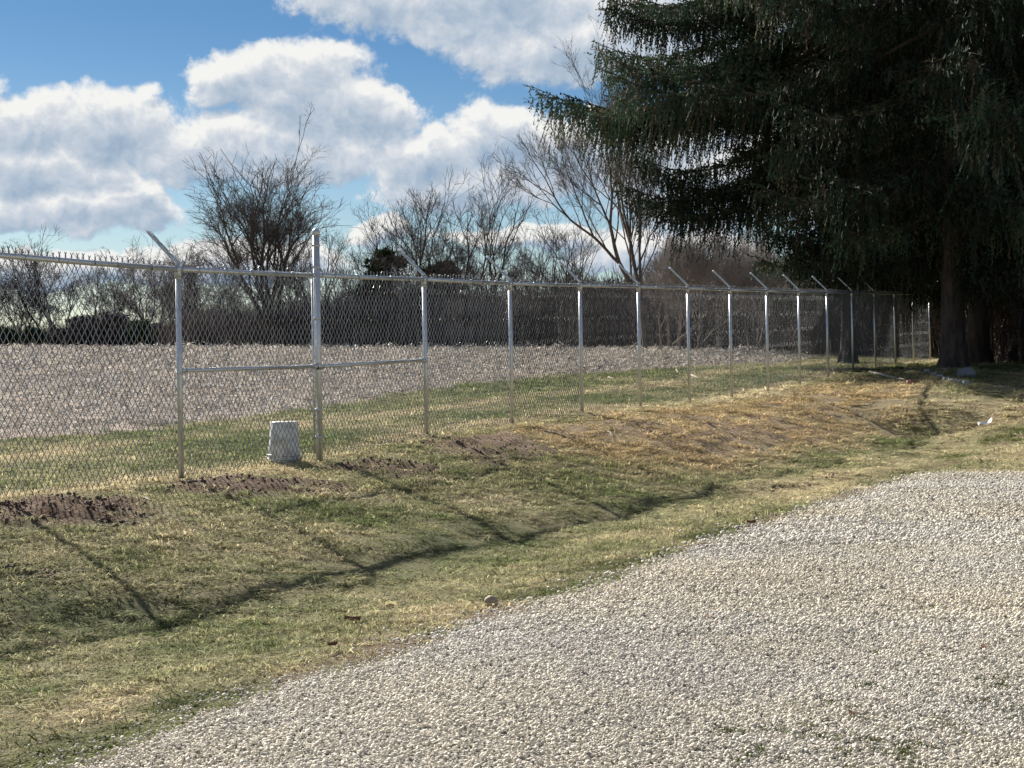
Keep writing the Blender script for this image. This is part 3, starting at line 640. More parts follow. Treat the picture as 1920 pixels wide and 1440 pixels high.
# ------------------------------------------------------------------ bare trees
def unit(v): return v / (np.linalg.norm(v) + 1e-9)
def bare_tree(seed, H, stems, spread=.42, levels=8, r0=.15, twig=.0065, up=.10, wander=.09, side=1.0, q0=.80):
    """stems: (x, y, lean x, lean y, size); limbs fork and fork again, with side twigs along them"""
    R = np.random.RandomState(seed); big = MB(); small = MB()
    tot = sum(q0 ** k for k in range(levels)) * .93
    def twigs(pts, L, r, lv):
        m = int(R.poisson(side * (.8 + .28 * lv)))
        for _ in range(m):
            k = (.25 + .75 * R.rand()) * (len(pts) - 1); a = min(int(k), len(pts) - 2); p = pts[a] + (pts[a + 1] - pts[a]) * (k - a); base = unit(pts[a + 1] - pts[a])
            d = unit(base * .8 + unit(R.randn(3)) * .75 + np.array([0, 0, .15])); l = H * (.035 + .055 * R.rand()) * (1.5 if lv < 4 else 1)
            q = p + d * l * .5; d2 = unit(d + R.randn(3) * .2 + np.array([0, 0, .12])); q2 = q + d2 * l * .5
            small.tube([p, q, q2], [twig * 1.25, twig, twig * .55], 3, caps=False)
            for __ in range(2): d3 = unit(d2 + R.randn(3) * .5); small.tube([q, q + d3 * l * .4], [twig * .8, twig * .5], 3, caps=False)
    def grow(p, d, L, r, lv):
        n = 4 if lv < 3 else 3; pts = [p]; q = p.copy(); dd = d.copy()
        for i in range(n):
            dd = unit(dd + R.randn(3) * wander + np.array([0, 0, up * .5])); q = q + dd * L / n; pts.append(q.copy())
        nk = 2 if R.rand() < .84 else 3
        rc = max(r * (.76 if lv else .74), twig); rr = np.linspace(r, max(rc * 1.05, twig), n + 1)
        (big if lv < 3 else small).tube(pts, rr, 7 if lv < 2 else (5 if lv < 4 else 3), caps=False)
        if lv >= 3: twigs(pts, L, r, lv)
        if lv >= levels - 1: return
        a0 = R.rand() * 6.283
        for i in range(nk):
            az_ = a0 + i * 6.283 / nk + R.randn() * .4; ref = np.array([math.cos(az_), math.sin(az_), .1]); sd__ = unit(ref - dd * np.dot(ref, dd))
            main = (i == 0); ang = spread * (.45 if main else 1.0) * (1 + .3 * R.randn()); nd = unit(dd * math.cos(ang) + sd__ * math.sin(ang))
            grow(pts[-1], nd, L * q0 * (1 if main else .88) * (1 + .16 * R.randn()), rc * (1.0 if main else .78), lv + 1)
        if lv < 3 and R.rand() < .8:      # a side limb part way up
            k = int(n * .6); az_ = R.rand() * 6.283; ref = np.array([math.cos(az_), math.sin(az_), .2]); sd__ = unit(ref - dd * np.dot(ref, dd))
            grow(pts[k], unit(dd * math.cos(spread * 1.5) + sd__ * math.sin(spread * 1.5)), L * q0 * .8, rc * .6, lv + 2)
    for (tx_, ty_, lx, ly, k, *zz_) in stems: grow(np.array([tx_, ty_, zz_[0] if zz_ else -.3]), unit(np.array([lx, ly, 1.0])), H * k / tot, r0 * k, 0)
    return big, small
PROTO = {}
def make_tree(key, name, bigsmall, mt, ms):
    big, small = bigsmall; root = empty(name, (0, 0, 0)); big.build('trunk', mt, root, smooth=True); small.build('crown', ms, root); PROTO[key] = root; root['_new'] = 1; return root
def place(key, px, depth, scale, rot, label, cat, group=None, sink=.1, wide=1.0):
    o = PROTO[key]
    if o.get('_new'): del o['_new']
    else: o = copy_tree(o)
    x = (px - 960) / F * depth; o.location = (x, depth, g1(x, depth) - sink); o.rotation_euler = (0, 0, rot); o.scale = (scale * wide, scale * wide, scale)
    for k in ('group',):
        if k in o: del o[k]
    tag(o, label, cat, group); return o
make_tree('oak', 'bare_tree', bare_tree(103, 11.3, [(0, 0, .02, 0, 1.05), (-.1, .1, -.42, .1, .85, 1.3), (.1, -.1, .42, -.1, .82, 1.6), (0, 0, .1, .4, .8, 1.2), (0, 0, -.1, -.4, .8, 1.8)], .42, 8, .15, .0065, .05, .07, .45, .84), m_bark, m_bark)
make_tree('tall', 'bare_tree', bare_tree(104, 9, [(0, 0, .05, 0, 1), (.5, .2, .20, 0, .8)], .42, 8, .12, .0065, .08, .11, .36, .81), m_bark, m_bark)
make_tree('tall2', 'bare_tree', bare_tree(103, 9, [(0, 0, .05, 0, 1), (.5, .2, .20, 0, .8)], .42, 8, .12, .0065, .08, .11, .36, .81), m_bark, m_bark)
make_tree('tall3', 'bare_tree', bare_tree(100, 9, [(0, 0, .05, 0, 1), (.5, .2, .20, 0, .8)], .42, 8, .12, .0065, .08, .11, .36, .81), m_bark, m_bark)
make_tree('lean', 'bare_tree', bare_tree(200, 11, [(0, 0, .02, 0, 1.0), (0, 0, -.62, 0, .95, 2.0)], .38, 9, .15, .0055, .05, .07, .42, .8), m_bark2, m_bark2)
make_tree('small', 'bare_tree', bare_tree(52, 6, [(0, 0, .1, 0, 1), (.2, .1, -.25, .1, .8), (-.2, 0, .3, -.1, .7)], .40, 7, .06, .007, .08, .12, .6), m_bark, m_brush)
make_tree('twiggy', 'bare_tree', bare_tree(61, 7, [(0, 0, 0, 0, 1), (.3, 0, .25, .1, .9), (-.3, 0, -.3, 0, .85)], .42, 8, .06, .005, .07, .11, .8), m_twig, m_twig)
# main trees, left to right
place('oak', 506, 104, .93, 0, 'tall spreading bare tree, the biggest on the skyline left of centre', 'tree', wide=1.32)
TG = 'bare trees of the wood behind the field'
spec = [('tall', 425, 112, .58, 1.0, 'slender bare tree close at the left foot of the biggest spreading tree'), ('tall2', 600, 106, .74, 2.0, 'thin bare tree directly behind the tall fence end post'),
        ('tall3', 660, 104, .64, 4.1, 'low bare tree between the fence end post and the dark evergreens'), ('tall2', 785, 98, .90, .5, 'bare tree with crooked limbs above the first fence bay right of the end post'),
        ('tall3', 880, 96, .88, 2.6, 'upright bare tree rising highest in the gap left of the post at mid frame'), ('tall', 935, 100, .86, 3.9, 'bare tree with a forked top just above the fence post at mid frame'),
        ('tall3', 1050, 96, .74, 5.2, 'bare tree left of the leaning grey trunk'), ('tall2', 1000, 110, .78, 1.2, 'fine bare tree behind the gap left of the leaning trunk'),
        ('tall3', 725, 112, .86, 5.5, 'pale bare tree rising behind the dark evergreens'), ('tall', 1110, 104, .66, 3.3, 'low bare tree under the long spruce branch'), ('tall', 835, 104, .84, 1.9, 'thin bare tree between the crooked tree and the upright one'), ('tall2', 550, 112, .70, 3.0, 'thin bare tree half hidden by the biggest spreading tree')]
for k, px, dp, sc, ro, lb in spec: place(k, px, dp, sc * 1.1, ro, lb, 'tree', TG)
place('lean', 1212, 74, .90, 0.0, 'pale barked bare tree with one trunk leaning far left before the spruces', 'tree', wide=.88)
for i, (px, dp, sc) in enumerate(((1290, 72, .80), (1350, 78, .92), (1420, 70, .72), (1480, 76, .8), (1255, 82, .95), (1640, 74, .8), (1560, 80, .8))):
    place('twiggy', px, dp, sc, i * 1.7, ['brownish twiggy tree right of the leaning trunk', 'brownish twiggy tree seen under the hanging spruce boughs', 'twiggy bush tree behind the seventh fence post', 'twiggy bush tree behind the ninth fence post', 'twiggy tree just behind the upright of the leaning pair', 'twiggy tree in the gap left of the spruce trunks', 'twiggy tree in the dark below the spruces'][i], 'tree', 'brushy trees at the end of the field')
LG = 'small bare trees along the far field edge'
lp = [('small', 30, 150, 1.35), ('tall', 75, 150, .90), ('small', 110, 148, 1.5), ('tall2', 185, 160, .82), ('small', 215, 150, 1.2), ('small', 285, 150, 1.45), ('tall', 265, 158, .86), ('small', 350, 130, 1.35), ('small', 395, 120, 1.1), ('tall2', -40, 150, .95), ('small', -90, 150, 1.4), ('tall', 335, 150, .8)]
FARL = ['above the dark bush cut by the photo edge', 'tall thin one near the left photo edge', 'broad one right of the left edge thin one', 'tallest one midway between photo edge and first post',
        'low one above the tallest russet bush', 'broad one just left of the first fence post', 'thin one above the dark cone shaped bush', 'just right of the first fence post', 'halfway from first post to big spreading tree', 'thin one just outside the left photo edge', 'broad one outside the left photo edge', 'thin one straight behind the first fence post']
for i, (k, px, dp, sc) in enumerate(lp): place(k, px, dp, sc, i * 2.1, 'small bare tree across the field, ' + FARL[i], 'tree', LG, wide=1.15)
BGp = 'bare saplings in front of the wood'
_POSTPX = [340, 600, 801, 959, 1092, 1202, 1293, 1373, 1440, 1553]
_ORD = ['first bay right of the leftmost post', 'bay just right of the tall end post', 'third full fence bay', 'fourth full fence bay', 'fifth full fence bay', 'sixth full fence bay', 'seventh full fence bay', 'eighth full fence bay', 'ninth and tenth bays']
_seen = {}
def sap_label(px):
    k = max(0, min(len(_ORD) - 1, int(np.searchsorted(_POSTPX, px)) - 1)); q = _seen.get(k, 0); _seen[k] = q + 1
    return ['leftmost', 'second from the left', 'third from the left', 'fourth from the left', 'fifth from the left', 'sixth from the left', 'last'][q] + ' bare sapling behind the ' + _ORD[k]
for i in range(26):
    px = 364 + i * 44 + random.uniform(-14, 14); dp = 97 - (max(0, px - 1100) / 400) * 24 + random.uniform(-2, 8)
    place('small', px, dp, random.uniform(.42, .66), i * 1.3, sap_label(px), 'sapling', BGp)
# thicket: brushwood nobody could count
def shrub(seed, nst, H):
    R = np.random.RandomState(seed); mb = MB()
    for i in range(nst):
        p = np.array([R.randn() * .5, R.randn() * .5, -.1]); d = unit(np.array([R.randn() * .35, R.randn() * .35, 1])); h = H * (.5 + .6 * R.rand()); q = [p + d * h * k + R.randn(3) * .05 * k for k in (0, .35, .7, 1)]
        mb.tube(q, [.022, .018, .012, .006], 3, caps=False)
        for _ in range(7):
            k = .15 + .8 * R.rand(); s_ = p + d * h * k; dd = unit(d + R.randn(3) * .55); l = h * .35 * (1.1 - k)+.15; mb.tube([s_, s_ + dd * l * .5, s_ + (dd + R.randn(3) * .15) * l], [.010, .008, .005], 3, caps=False)
    return mb
sh = [src(shrub(100 + i, 16, 2.6), 'shrub_source', m_brush) for i in range(4)]
PX_ = []
def band(n, pxa, pxb, za, zb, sa, sb):
    px = pxa + RS.rand(n) * (pxb - pxa); dp = za + RS.rand(n) * (zb - za); dp = dp - np.maximum(0, px - 1050) / 450 * 26
    PX_.append(np.stack([(px - 960) / F * dp, dp, sa + RS.rand(n) * (sb - sa)], 1))
band(1100, 540, 2100, 99, 120, .45, 1.6); band(500, 1000, 2100, 100, 118, .9, 1.5); band(500, 340, 640, 102, 120, .5, 1.1); band(200, 640, 2100, 104, 125, 1.4, 2.1); band(900, 1080, 2300, 106, 124, 1.1, 1.9); band(500, -250, 420, 145, 165, .45, .95)
Q = np.concatenate(PX_); x, y, sc = Q.T; k = len(Q)
scatter('thicket', np.stack([x, y, G(x, y) - .1], 1), np.stack([RS.randn(k) * .05] * 2 + [RS.rand(k) * 6.283], 1), np.stack([sc, sc, sc], 1), RS.randint(0, 4, k), np.ones((k, 3)) * .1, sh, 'dark tangled brushwood at the foot of the bare trees beyond the field')
# evergreens far off: crown of needle tufts on a trunk
def tuft_crown(seed, H, R_, n, colr):
    R = np.random.RandomState(seed); mb = MB(); nodes = []
    for i in range(26): z = H * (.25 + .72 * R.rand()); r = R_ * (1 - ((z / H - .45) / .62) ** 2) * (.5 + .55 * R.rand()); a = R.rand() * 6.283; nodes.append((r * math.cos(a), r * math.sin(a), z, R_ * .28 * (.6 + .8 * R.rand())))
    for i in range(n):
        c = nodes[R.randint(26)]; v = unit(R.randn(3)); p = np.array(c[:3]) + v * c[3] * R.rand() ** .4 * (1, 1, .6); a = R.randn(3) * .16; b_ = R.randn(3) * .10; k = .6 + .8 * R.rand()
        mb.add([p, p + a, p + b_], [[0, 1, 2]], np.array(colr) * k)
    tr = MB(); tr.tube([(0, 0, -.3), (0, 0, H * .5), (.1, 0, H * .9)], [.16, .12, .03], 7)
    for c in nodes: tr.tube([(0, 0, c[2] - .5), (c[0] * .6, c[1] * .6, c[2] - .15), c[:3]], [.04, .03, .012], 4, caps=False)
    return tr, mb
make_tree('pine', 'pine_tree', tuft_crown(3, 5.4, 1.75, 9000, (.035, .05, .022)), m_bark, m_pine)
make_tree('cedar', 'cedar_bush', tuft_crown(4, 2.6, 1.5, 6000, (.03, .055, .02)), m_bark, m_pine)
place('pine', 728, 103, 1.06, 0, 'dark round evergreen left of the first post after the end post', 'tree', sink=.1)
place('pine', 820, 101, .92, 2, 'dark evergreen half hidden behind bare trees, right of the rounder one', 'tree')
for px, dp, sc, lb in ((60, 140, .62, 'dark low evergreen bush at the far left edge of the field'), (10, 139, .62, 'dark low evergreen bush cut by the left edge of the photo'), (110, 142, .55, 'small dark evergreen bush, third from the left on the field edge'), (265, 138, .78, 'dark cone shaped bush left of the first fence post')):
    place('cedar', px, dp, sc, px, lb, 'bush')
make_tree('brownbush', 'brown_bush', tuft_crown(8, 2.6, 1.9, 7000, (.115, .062, .045)), m_bark, m_brush)
PROTO['brownbush'].children[1].data.materials[0] = m_pine
for px, sc, lb in ((165, .9, 'low russet bush on the far field edge, left one'), (205, 1.0, 'low russet bush on the far field edge, tallest of the row'), (238, .8, 'low russet bush next to the dark cone shaped bush'), (310, .7, 'low russet bush seen just left of the first fence post')):
    place('brownbush', px, 141, sc, px, lb, 'bush', wide=1.5)

# ------------------------------------------------------------------ spruces
def spruce(seed, H, crown0, prof, nb, extra=(), dens=1.0, trunk_r=.36, az_keep=None):
    R = np.random.RandomState(seed); tr = MB(); hz = np.array([-.4, .25, .9, 2, H * .4, H * .75, H]); rr = np.array([1.75, 1.25, 1.03, .95, .7, .35, .03]) * trunk_r
    wob = lambda z: np.array([math.sin(z * .5 + seed) * .04, math.cos(z * .4) * .04, 0])
    tr.tube([np.array([0, 0, z]) + wob(z) for z in hz], rr, 14)
    for a in range(6): an = a * 1.05 + seed; tr.tube([(math.cos(an) * trunk_r * .5, math.sin(an) * trunk_r * .5, .7), (math.cos(an) * trunk_r * 1.2, math.sin(an) * trunk_r * 1.2, .15), (math.cos(an) * trunk_r * 2.1, math.sin(an) * trunk_r * 2.1, -.2)], [trunk_r * .3, trunk_r * .3, trunk_r * .12], 7)
    br = MB(); P_, D_, S_, K_ = [], [], [], []
    specs = []
    for i in range(nb):
        z = crown0 + (H - crown0) * (i / nb) ** 1.05 * .97; f = (z - crown0) / (H - crown0)
        L = float(np.interp(z, prof[0], prof[1])) * (.78 + .34 * R.rand()); specs.append((z, i * 2.39996 + R.randn() * .25, L, 1.0))
    specs += list(extra)
    for z, az_, L, hang in specs:
        bough = 1.0 if R.rand() < .76 else 3.2  # a share of boughs coloured brighter, as if sunlit
        dr = np.array([math.cos(az_), math.sin(az_), 0]); sag = .16 + .16 * R.rand(); n = 12; pts = []
        side = np.array([-dr[1], dr[0], 0]); cur = R.randn() * .08
        for k in range(n + 1):
            t_ = k / n; pts.append(np.array([0, 0, z]) + dr * L * t_ + side * cur * L * t_ * t_ + Z * L * (-sag * math.sin(t_ * math.pi * .62) * 1.1 + .30 * max(0, t_ - .72) ** 1.2))
        pts = np.array(pts); br.tube(pts, np.linspace(.028 + L * .006, .008, n + 1), 5, caps=False)
        # side boughs
        ns = max(3, int(L * 3.2 * dens))
        lines = [(pts, 1.0)]
        for j in range(ns):
            t_ = .18 + .78 * (j + R.rand()) / ns; k = t_ * n; a = int(k); p = pts[a] + (pts[min(a + 1, n)] - pts[a]) * (k - a); sg = 1 if j % 2 else -1; l2 = L * .26 * (1.15 - t_) * (.7 + .6 * R.rand()) + .25
            dd = unit(dr * .75 + side * sg * .8); q = np.array([p + dd * l2 * u + Z * (-.20 * l2 * u * u * 1.2 + .06 * l2 * max(0, u - .7)) for u in (0, .33, .66, 1)]); br.tube(q, [.012, .01, .008, .005], 3, caps=False); lines.append((q, .75))
        for q, wgt in lines:
            seg = np.linalg.norm(np.diff(q, axis=0), axis=1); cum = np.concatenate([[0], np.cumsum(seg)]); T = cum[-1]; m = max(3, int(T * 16 * dens)); u = (np.arange(m) + R.rand(m)) / m * T
            pp = np.stack([np.interp(u, cum, q[:, c]) for c in range(3)], 1); tt = u / T
            clumpy = .35 + 1.0 * (np.sin(u * 2.3 + R.rand() * 6) * .5 + .5); ln = hang * wgt * clumpy * (.25 + .95 * R.rand(m)) * (1.25 - 1.0 * tt ** 2) * min(1.0, .45 + L / 9); ln = np.where(tt > .93, .22, ln); 
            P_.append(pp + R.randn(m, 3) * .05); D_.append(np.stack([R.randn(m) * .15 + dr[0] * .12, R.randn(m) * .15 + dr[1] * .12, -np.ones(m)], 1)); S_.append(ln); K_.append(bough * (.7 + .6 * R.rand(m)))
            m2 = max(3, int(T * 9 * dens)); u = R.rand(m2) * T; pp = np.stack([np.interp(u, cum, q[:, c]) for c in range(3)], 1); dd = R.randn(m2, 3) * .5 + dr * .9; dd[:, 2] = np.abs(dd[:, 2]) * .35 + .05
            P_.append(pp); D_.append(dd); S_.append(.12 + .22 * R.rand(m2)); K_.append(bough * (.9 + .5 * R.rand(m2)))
    # hanging sprays: needle clad twigs, ragged little slivers set alternately along each twig
    Pq = np.concatenate(P_); Dq = np.concatenate(D_); Dq /= np.linalg.norm(Dq, axis=1)[:, None]; Sq = np.concatenate(S_); Kq = np.concatenate(K_)
    fo = MB(); step = .085
    cnt = np.maximum(2, np.ceil(Sq / step)).astype(int); rep = np.repeat(np.arange(len(Sq)), cnt); off = np.concatenate([np.arange(c) for c in cnt]) * step
    tt = off / (cnt[rep] * step)
    bend = R.randn(len(Sq), 3) * .07; bend[:, 2] = 0
    a = Pq[rep] + Dq[rep] * off[:, None] + bend[rep] * (off[:, None] ** 1.3)
    sdv = R.randn(len(rep), 3); sdv -= Dq[rep] * (sdv * Dq[rep]).sum(1)[:, None]; sdv /= np.linalg.norm(sdv, axis=1)[:, None]
    wdt = ((.046 + .050 * R.rand(len(rep))) * (1.15 - .6 * tt))[:, None]
    V = np.stack([a - sdv * .008, a + Dq[rep] * .092 - sdv * .008, a + Dq[rep] * (.10 + .035 * R.rand(len(rep)))[:, None] + sdv * wdt], 1).reshape(-1, 3); fidx = np.arange(len(rep) * 3).reshape(-1, 3)
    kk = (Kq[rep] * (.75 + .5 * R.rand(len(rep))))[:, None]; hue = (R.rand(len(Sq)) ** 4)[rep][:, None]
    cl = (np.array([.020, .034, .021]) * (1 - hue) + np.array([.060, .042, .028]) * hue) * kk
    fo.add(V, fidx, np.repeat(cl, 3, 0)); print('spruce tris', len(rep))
    return tr, br, fo
def make_spruce(key, parts):
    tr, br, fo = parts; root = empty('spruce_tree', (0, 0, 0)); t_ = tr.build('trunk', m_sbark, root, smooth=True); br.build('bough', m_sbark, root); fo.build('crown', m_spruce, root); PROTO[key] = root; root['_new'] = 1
# left spruce (its boughs make the ragged left outline): hung over the fence end
PI = math.pi
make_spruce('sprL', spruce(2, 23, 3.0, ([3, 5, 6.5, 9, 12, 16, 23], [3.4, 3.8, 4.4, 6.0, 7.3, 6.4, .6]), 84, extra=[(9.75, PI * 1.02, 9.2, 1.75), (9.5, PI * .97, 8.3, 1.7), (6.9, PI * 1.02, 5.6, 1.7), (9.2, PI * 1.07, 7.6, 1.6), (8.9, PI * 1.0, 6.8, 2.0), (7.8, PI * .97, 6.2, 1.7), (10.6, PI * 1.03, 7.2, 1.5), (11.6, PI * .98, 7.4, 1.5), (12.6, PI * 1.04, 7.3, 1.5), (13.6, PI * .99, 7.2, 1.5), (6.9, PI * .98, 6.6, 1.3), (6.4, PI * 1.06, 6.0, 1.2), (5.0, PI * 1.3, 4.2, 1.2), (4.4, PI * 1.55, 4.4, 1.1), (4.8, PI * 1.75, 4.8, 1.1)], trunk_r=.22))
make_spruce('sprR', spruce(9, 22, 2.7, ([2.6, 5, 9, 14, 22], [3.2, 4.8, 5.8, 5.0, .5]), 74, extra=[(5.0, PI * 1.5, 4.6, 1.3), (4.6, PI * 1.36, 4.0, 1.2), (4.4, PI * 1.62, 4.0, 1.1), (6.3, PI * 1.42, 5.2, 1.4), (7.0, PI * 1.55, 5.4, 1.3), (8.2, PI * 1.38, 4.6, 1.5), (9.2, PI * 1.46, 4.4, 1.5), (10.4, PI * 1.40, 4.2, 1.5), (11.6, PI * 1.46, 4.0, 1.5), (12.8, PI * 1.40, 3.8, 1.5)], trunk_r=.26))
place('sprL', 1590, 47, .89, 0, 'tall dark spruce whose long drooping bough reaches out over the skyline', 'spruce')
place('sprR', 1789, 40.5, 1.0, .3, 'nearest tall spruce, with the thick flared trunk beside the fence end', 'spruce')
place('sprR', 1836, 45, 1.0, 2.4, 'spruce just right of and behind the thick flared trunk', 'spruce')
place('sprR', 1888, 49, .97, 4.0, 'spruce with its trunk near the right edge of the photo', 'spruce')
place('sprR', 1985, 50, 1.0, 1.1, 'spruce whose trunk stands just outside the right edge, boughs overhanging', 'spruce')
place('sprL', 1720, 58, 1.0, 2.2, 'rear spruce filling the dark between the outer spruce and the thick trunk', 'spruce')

# ------------------------------------------------------------------ things lying about
def ground_at(px, py): x, y = cast(px, py); return x, y, g1(x, y)
def lathe(mb, prof, sides=28):
    prof = np.array(prof); th = np.arange(sides) * 2 * math.pi / sides
    v = np.stack([prof[:, None, 0] * np.cos(th), prof[:, None, 0] * np.sin(th), prof[:, None, 1] + 0 * th], -1).reshape(-1, 3)
    i = np.arange(len(prof) - 1)[:, None] * sides; j = np.arange(sides)[None]; k = (j + 1) % sides
    mb.add(v, np.stack([i + j, i + k, i + sides + k, i + sides + j], -1).reshape(-1, 4))
# upturned bucket behind the fabric
bx_, by_ = (533 - 960) / F * 17.75, 17.75
bz = EYE - (870 - 648) / F * 17.75
gb_ = g1(bx_, by_); bz = gb_ - .01
bk = empty('bucket', (bx_, by_, bz), 'white plastic bucket standing upside down behind the fence mesh', 'bucket')
mb = MB(); lathe(mb, [(.0, .405), (.128, .405), (.134, .40), (.158, .075), (.158, .07)]); mb.build('bucket_wall', m_bucket, bk, smooth=False)
mb = MB(); lathe(mb, [(.157, .088), (.170, .086), (.170, .074), (.160, .072), (.160, .052), (.171, .050), (.171, .036), (.161, .034), (.161, .014), (.173, .012), (.173, .0), (.158, .0)]); mb.build('bucket_rim', m_bucket, bk)
mb = MB(); th = np.linspace(-.1, PI + .1, 20); mb.tube([(.178 * math.cos(a), -.178 * math.sin(a) , .06 - .045 * math.sin(a)) for a in th], .003, 5); mb.build('wire_handle', m_wire, bk, smooth=True)
# concrete edging blocks under the spruces
bl = [(1738, 700), (1751, 706), (1762, 710), (1774, 715), (1788, 718), (1802, 720), (1812, 723)]
for i, (px, py) in enumerate(bl):
    x, y, z = ground_at(px, py); e_ = empty('concrete_block', (x, y, z - .01), ['whitest concrete block, left end of the row under the spruce', 'second concrete block from the left in the shaded row', 'third concrete block from the left in the shaded row', 'concrete block in the middle of the shaded row', 'third concrete block from the right in the shaded row', 'second concrete block from the right in the shaded row', 'rightmost concrete block of the shaded row'][i], 'block', 'concrete blocks laid in a row under the spruce')
    a = -.55 + random.uniform(-.25, .25); c_, s_ = math.cos(a), math.sin(a); R3 = np.array([[c_, -s_, 0], [s_, c_, 0], [0, 0, 1]])
    mb = MB(); mb.box(0, 0, .04, .125, .10, .085, R3); mb.box(0, 0, .086, .11, .085, .012, R3); mb.build('block_body', m_block, e_)
mb = MB(); v, f = ico(.10, (.21, .20, .19), 2); v[:, 2] = np.maximum(v[:, 2], -.03); mb.add(v, f); o = mb.build('boulder', m_rock, smooth=True); x, y, z = ground_at(1813, 708); o.location = (x, y, z + .02); tag(o, 'rounded grey boulder behind the row of concrete blocks', 'rock')
mb = MB(); v, f = ico(.12, (.040, .035, .036), 2); mb.add(v, f); o = mb.build('stone', m_tanrock, smooth=True); x, y, z = ground_at(921, 1137); o.location = (x, y, z + .026); tag(o, 'round tan fist sized stone on the grass edge by the gravel', 'stone')
for px, py, sz, lb in ((623, 1228, .035, 'curled reddish dead leaf at the moss edge'), (660, 1173, .045, 'flat reddish dead leaf lying in pale grass'), (1408, 990, .05, 'brown leaf clump beside green grass at the gravel edge')):
    x, y, z = ground_at(px, py); mb = MB(); k = np.linspace(-1, 1, 6); v = []
    for a in k: wd = (1 - a * a) * .5 + .05; v += [(a * sz, -wd * sz, .3 * sz * a * a + .25 * sz), (a * sz, 0, .15 * sz * abs(a)), (a * sz, wd * sz, .3 * sz * a * a + .35 * sz)]
    f = [[i * 3 + j, i * 3 + 3 + j, i * 3 + 4 + j, i * 3 + 1 + j] for i in range(5) for j in range(2)]; mb.add(v, f); o = mb.build('dead_leaf', m_leaf, smooth=True); o.location = (x, y, z + .03); o.rotation_euler = (.2, .1, px); tag(o, lb, 'leaf')
for i, (px, py) in enumerate(((1618, 985), (1685, 985), (1865, 968), (1330, 1166), (1845, 1222), (1600, 1350))):
    x, y, z = ground_at(px, py); mb = MB(); sz = .022; mb.add([(-sz, -sz * .5, .004), (sz, -sz * .6, .010), (sz * 1.2, sz * .4, .002), (-sz * .8, sz * .6, .012), (0, 0, .0)], [[0, 1, 4], [1, 2, 4], [2, 3, 4], [3, 0, 4]]); o = mb.build('dead_leaf', m_leaf, smooth=False); o.location = (x, y, z + .022); o.rotation_euler = (.1, .1, i * 1.3)
    tag(o, ['small dark leaf on the far gravel, left of its pair', 'small dark leaf on the far gravel, right of its pair', 'small dark leaf near the right edge of the far gravel', 'lone dark leaf in the middle of the gravel', 'small dark leaf on the gravel above the moss at right', 'small dark leaf among the moss tufts in the foreground gravel'][i], 'leaf')
x, y, z = ground_at(1848, 800); mb = MB(); q = np.array([(-.13, 0, .015), (-.09, .01, .05), (-.04, -.01, .02), (.02, .0, .03), (.07, .01, .06), (.11, 0, .12), (.09, 0, .16)])
W_ = np.array([0, .03, .018]); v = []
for i, p in enumerate(q): v += [p - W_ * (1 + .4 * math.sin(i * 2)), p + W_ * (1 + .5 * math.cos(i * 3))]
v = np.array(v); vt = v + np.array([.004, .002, .01]); n2 = len(v); f = [[2 * i, 2 * i + 1, 2 * i + 3, 2 * i + 2] for i in range(6)]; f += [[a + n2 for a in r_][::-1] for r_ in f]; mb.add(np.concatenate([v, vt]), f); o = mb.build('paper_scrap', m_white); o.location = (x, y, z + .03); tag(o, 'crumpled white scrap lying on the grass in the sun below the spruces', 'litter')
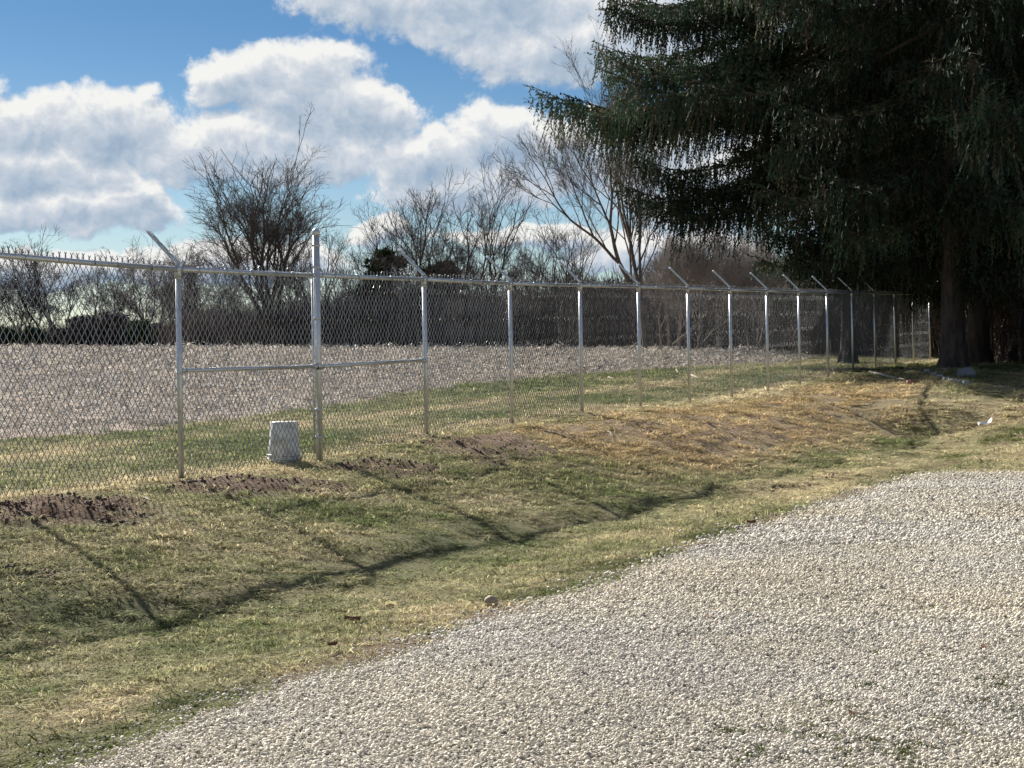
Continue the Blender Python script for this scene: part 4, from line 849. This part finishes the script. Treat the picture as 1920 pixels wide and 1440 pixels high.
# strip put in for sunlit ground, pale splinters and a broken brick at the shadow edge
def lay(name, p0, p1, r, m, label, cat, flat=None):
    x0, y0 = cast(*p0); x1, y1 = cast(*p1); a = np.array([x0, y0, g1(x0, y0) + r + .03]); b_ = np.array([x1, y1, g1(x1, y1) + r + .03]); c = (a + b_) / 2; mb = MB()
    if flat:
        d = b_ - a; L_ = np.linalg.norm(d); d /= L_; sd_ = unit(np.cross(d, Z)); mb.box(0, 0, 0, L_, flat, r * 2, np.stack([d, sd_, np.cross(d, sd_)], 1))
    else: pts = [a - c + (b_ - a) * t_ + RS.randn(3) * r * .8 for t_ in (0, .3, .65, 1)]; mb.tube(pts, [r, r * .9, r * .75, r * .4], 6)
    o = mb.build(name, m, smooth=not flat); o.location = c; tag(o, label, cat); return o
lay('sunlit_strip', (1632, 700), (1676, 714), .012, m_wood, 'pale flat strip standing in for sunlit ground at the edge of the spruce shade', 'sunlit_strip', .10)
lay('stick', (1680, 717), (1700, 719), .022, m_wood, 'short pale splintered stick beside the broken brick', 'stick')
x, y, z = ground_at(1708, 722); mb = MB(); mb.box(0, 0, .03, .17, .09, .06); mb.box(.03, .0, .064, .10, .085, .01); o = mb.build('brick', m_brick); o.location = (x, y, z + .02); o.rotation_euler = (0, .06, .5); tag(o, 'broken reddish brick at the end of the sunlit strip', 'brick')
for p0, p1, r, lb in (((1140, 709), (1151, 716), .02, 'short pale stick on the grass behind the fence, nearest the leaning tree'), ((1300, 710), (1312, 716), .02, 'pale stick behind the fence right of the seventh post'), ((1268, 699), (1280, 704), .018, 'thin pale stick behind the fence left of the seventh post'), ((1343, 682), (1362, 680), .03, 'long pale stick on the crop edge behind the fence'),
                      ((268, 946), (283, 956), .008, 'thin straw coloured stalk on the bank left of the first post'), ((1140, 817), (1152, 830), .007, 'thin pale stalk lying on the raked brown bank'), ((1010, 676), (1013, 669), .03, 'upright pale stub of stalk in the field behind the fence')):
    lay('stick', p0, p1, r, m_wood, lb, 'stick')
x0 = (1262 - 960) / F * 70; x1 = (1322 - 960) / F * 71
mb = MB(); zz = EYE + (648 - 640) / F * 70; z1 = EYE + (648 - 586) / F * 71; mb.tube([(0, 0, 0), ((x1 - x0) * .5, .3, (z1 - zz) * .48), (x1 - x0, 1, z1 - zz)], [.035, .03, .02], 6); o = mb.build('fallen_branch', m_wood, smooth=True); o.location = (x0, 70, zz - .1); tag(o, 'pale dead branch propped slantwise in the brush behind the fence', 'branch')
print([o['label'] for o in bpy.data.objects if 'label' in o and len(o['label'].replace(',', '').split()) > 15])
print('built', len(bpy.data.objects))
